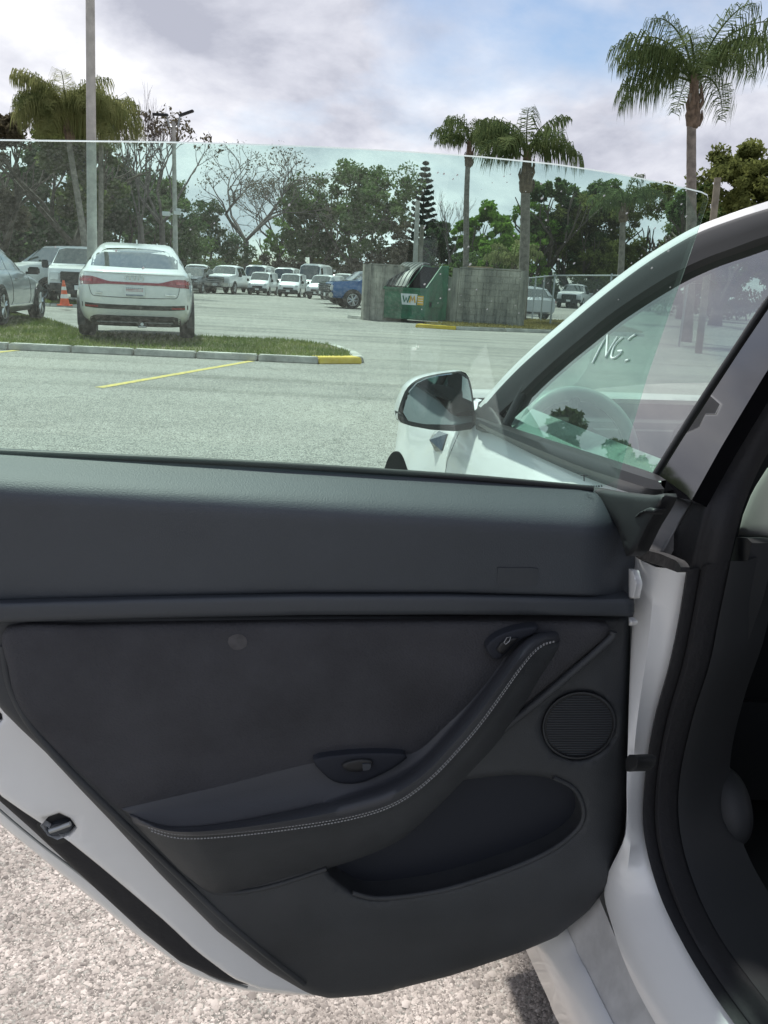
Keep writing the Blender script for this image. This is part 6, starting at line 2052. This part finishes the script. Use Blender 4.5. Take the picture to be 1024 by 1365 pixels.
# window switch and release button
sheet('switch_plate', smooth_pts([(418, 1013), (450, 1006), (500, 1003), (543, 1006), (530, 1020), (505, 1034), (478, 1044), (448, 1043), (430, 1030)], 3, True), P_DOOR, base_o + .012, MT['gloss2'] if 'gloss2' in MT else MT['pocket'], door, step=8, rim=.01, rnd=.003, rnd_px=4)
sheet('window_switch', smooth_pts([(456, 1020), (472, 1013), (494, 1013), (497, 1020), (482, 1028), (464, 1028)], 3, True), P_DOOR, base_o + .017, MT['black'], door, step=5, rim=.006, rnd=.002, rnd_px=4)
sheet('switch_tip', [(483, 1019), (495, 1018), (494, 1026), (484, 1028)], P_DOOR, base_o + .019, MT['strip'], door, step=4, rim=.003)
sheet('release_pod', smooth_pts([(648, 862), (662, 848), (690, 838), (718, 835), (712, 845), (694, 853), (678, 868), (664, 880), (653, 874)], 3, True), P_DOOR, base_o + .016, MT['pocket'], door, step=7, rim=.012, rnd=.003, rnd_px=4)
sheet('release_button', [(662, 866), (668, 856), (684, 850), (692, 851), (680, 862), (670, 873)], P_DOOR, base_o + .020, MT['black'], door, step=5, rim=.005, rnd=.002, rnd_px=3)
pxtube('button_icon', [(672, 856), (676, 850), (681, 849), (679, 855), (674, 859), (672, 856)], P_DOOR, base_o + .0208, .0005, MT['thread'], door, n=4, smooth_=False)

# raised frameless window of the door, its polished edge, marks and dried drops
GLASS = [(-150, 186), (-60, 187), (60, 188.5), (200, 190), (320, 193), (430, 197), (540, 203), (640, 210), (740, 220), (820, 232), (890, 246), (935, 257), (943, 261), (944, 267), (936, 292), (918, 345), (890, 425), (862, 505), (840, 580), (826, 632), (819, 668), (790, 662), (600, 648), (300, 632), (0, 616), (-150, 608)]
gl = sheet('door_window', GLASS, P_DG, 0, DOORGLASS_D, door, step=70, rim=.0001, smooth=0)
# second face of the pane
m = MC(); m.add([on(x, y, P_DG, -.0045) for x, y in GLASS], [tuple(range(len(GLASS)))]); m.build('pane', DOORGLASS, gl)
edge = GLASS[:23]
ft, bk_ = [on(x, y, P_DG, .0003) for x, y in edge], [on(x, y, P_DG, -.0048) for x, y in edge]
m = MC(); m.loft([ft, [(a + b_) / 2 + ZV * .0012 for a, b_ in zip(ft, bk_)], bk_], closed=False); m.build('glass_edge', MT['edge'], gl, smooth=60)
for st_ in ([(774, 634), (778, 632.5), (783, 634)], [(778.5, 633), (778.8, 641)]):
    mb = MC(); mb.tube([on(x, y, P_DG, .0006) for x, y in st_], .0008, 4); mb.build('etched_emblem', MT['etch'], gl)
m = MC(); x = 758
while x < 802:
    w = random.uniform(1.2, 3.4); m.add([on(q[0], q[1], P_DG, .0006) for q in ((x, 647), (x + w, 647.15), (x + w, 649), (x, 648.85))], [(0, 1, 2, 3)]); x += w + 1.1
m.build('etched_text', MT['etch'], gl)
m = MC()
for k in range(95):
    x, y = random.uniform(0, 930), random.triangular(200, 400, 240)
    if k > 25: x, y = random.uniform(560, 920), random.uniform(225, 420)
    if not inside_np(np.array([[x, y]]), np.array(GLASS))[0]: continue
    r_ = random.choice([.5, .6, .8, 1.0, 1.2, 1.5]) / 1100 * .75
    c = on(x, y, P_DG, .0008); a_ = (dl := P_DG[1].orthogonal().normalized()); b2 = P_DG[1].cross(a_)
    st0 = random.uniform(0, 6.28); el = random.uniform(1, 1.8)
    m.add([c + (a_ * math.cos(st0 + t * 1.047) * el + b2 * math.sin(st0 + t * 1.047)) * r_ for t in range(6)], [tuple(range(6))])
tag(m.build('dried_drops', MT['drop'], gl), kind='stuff')
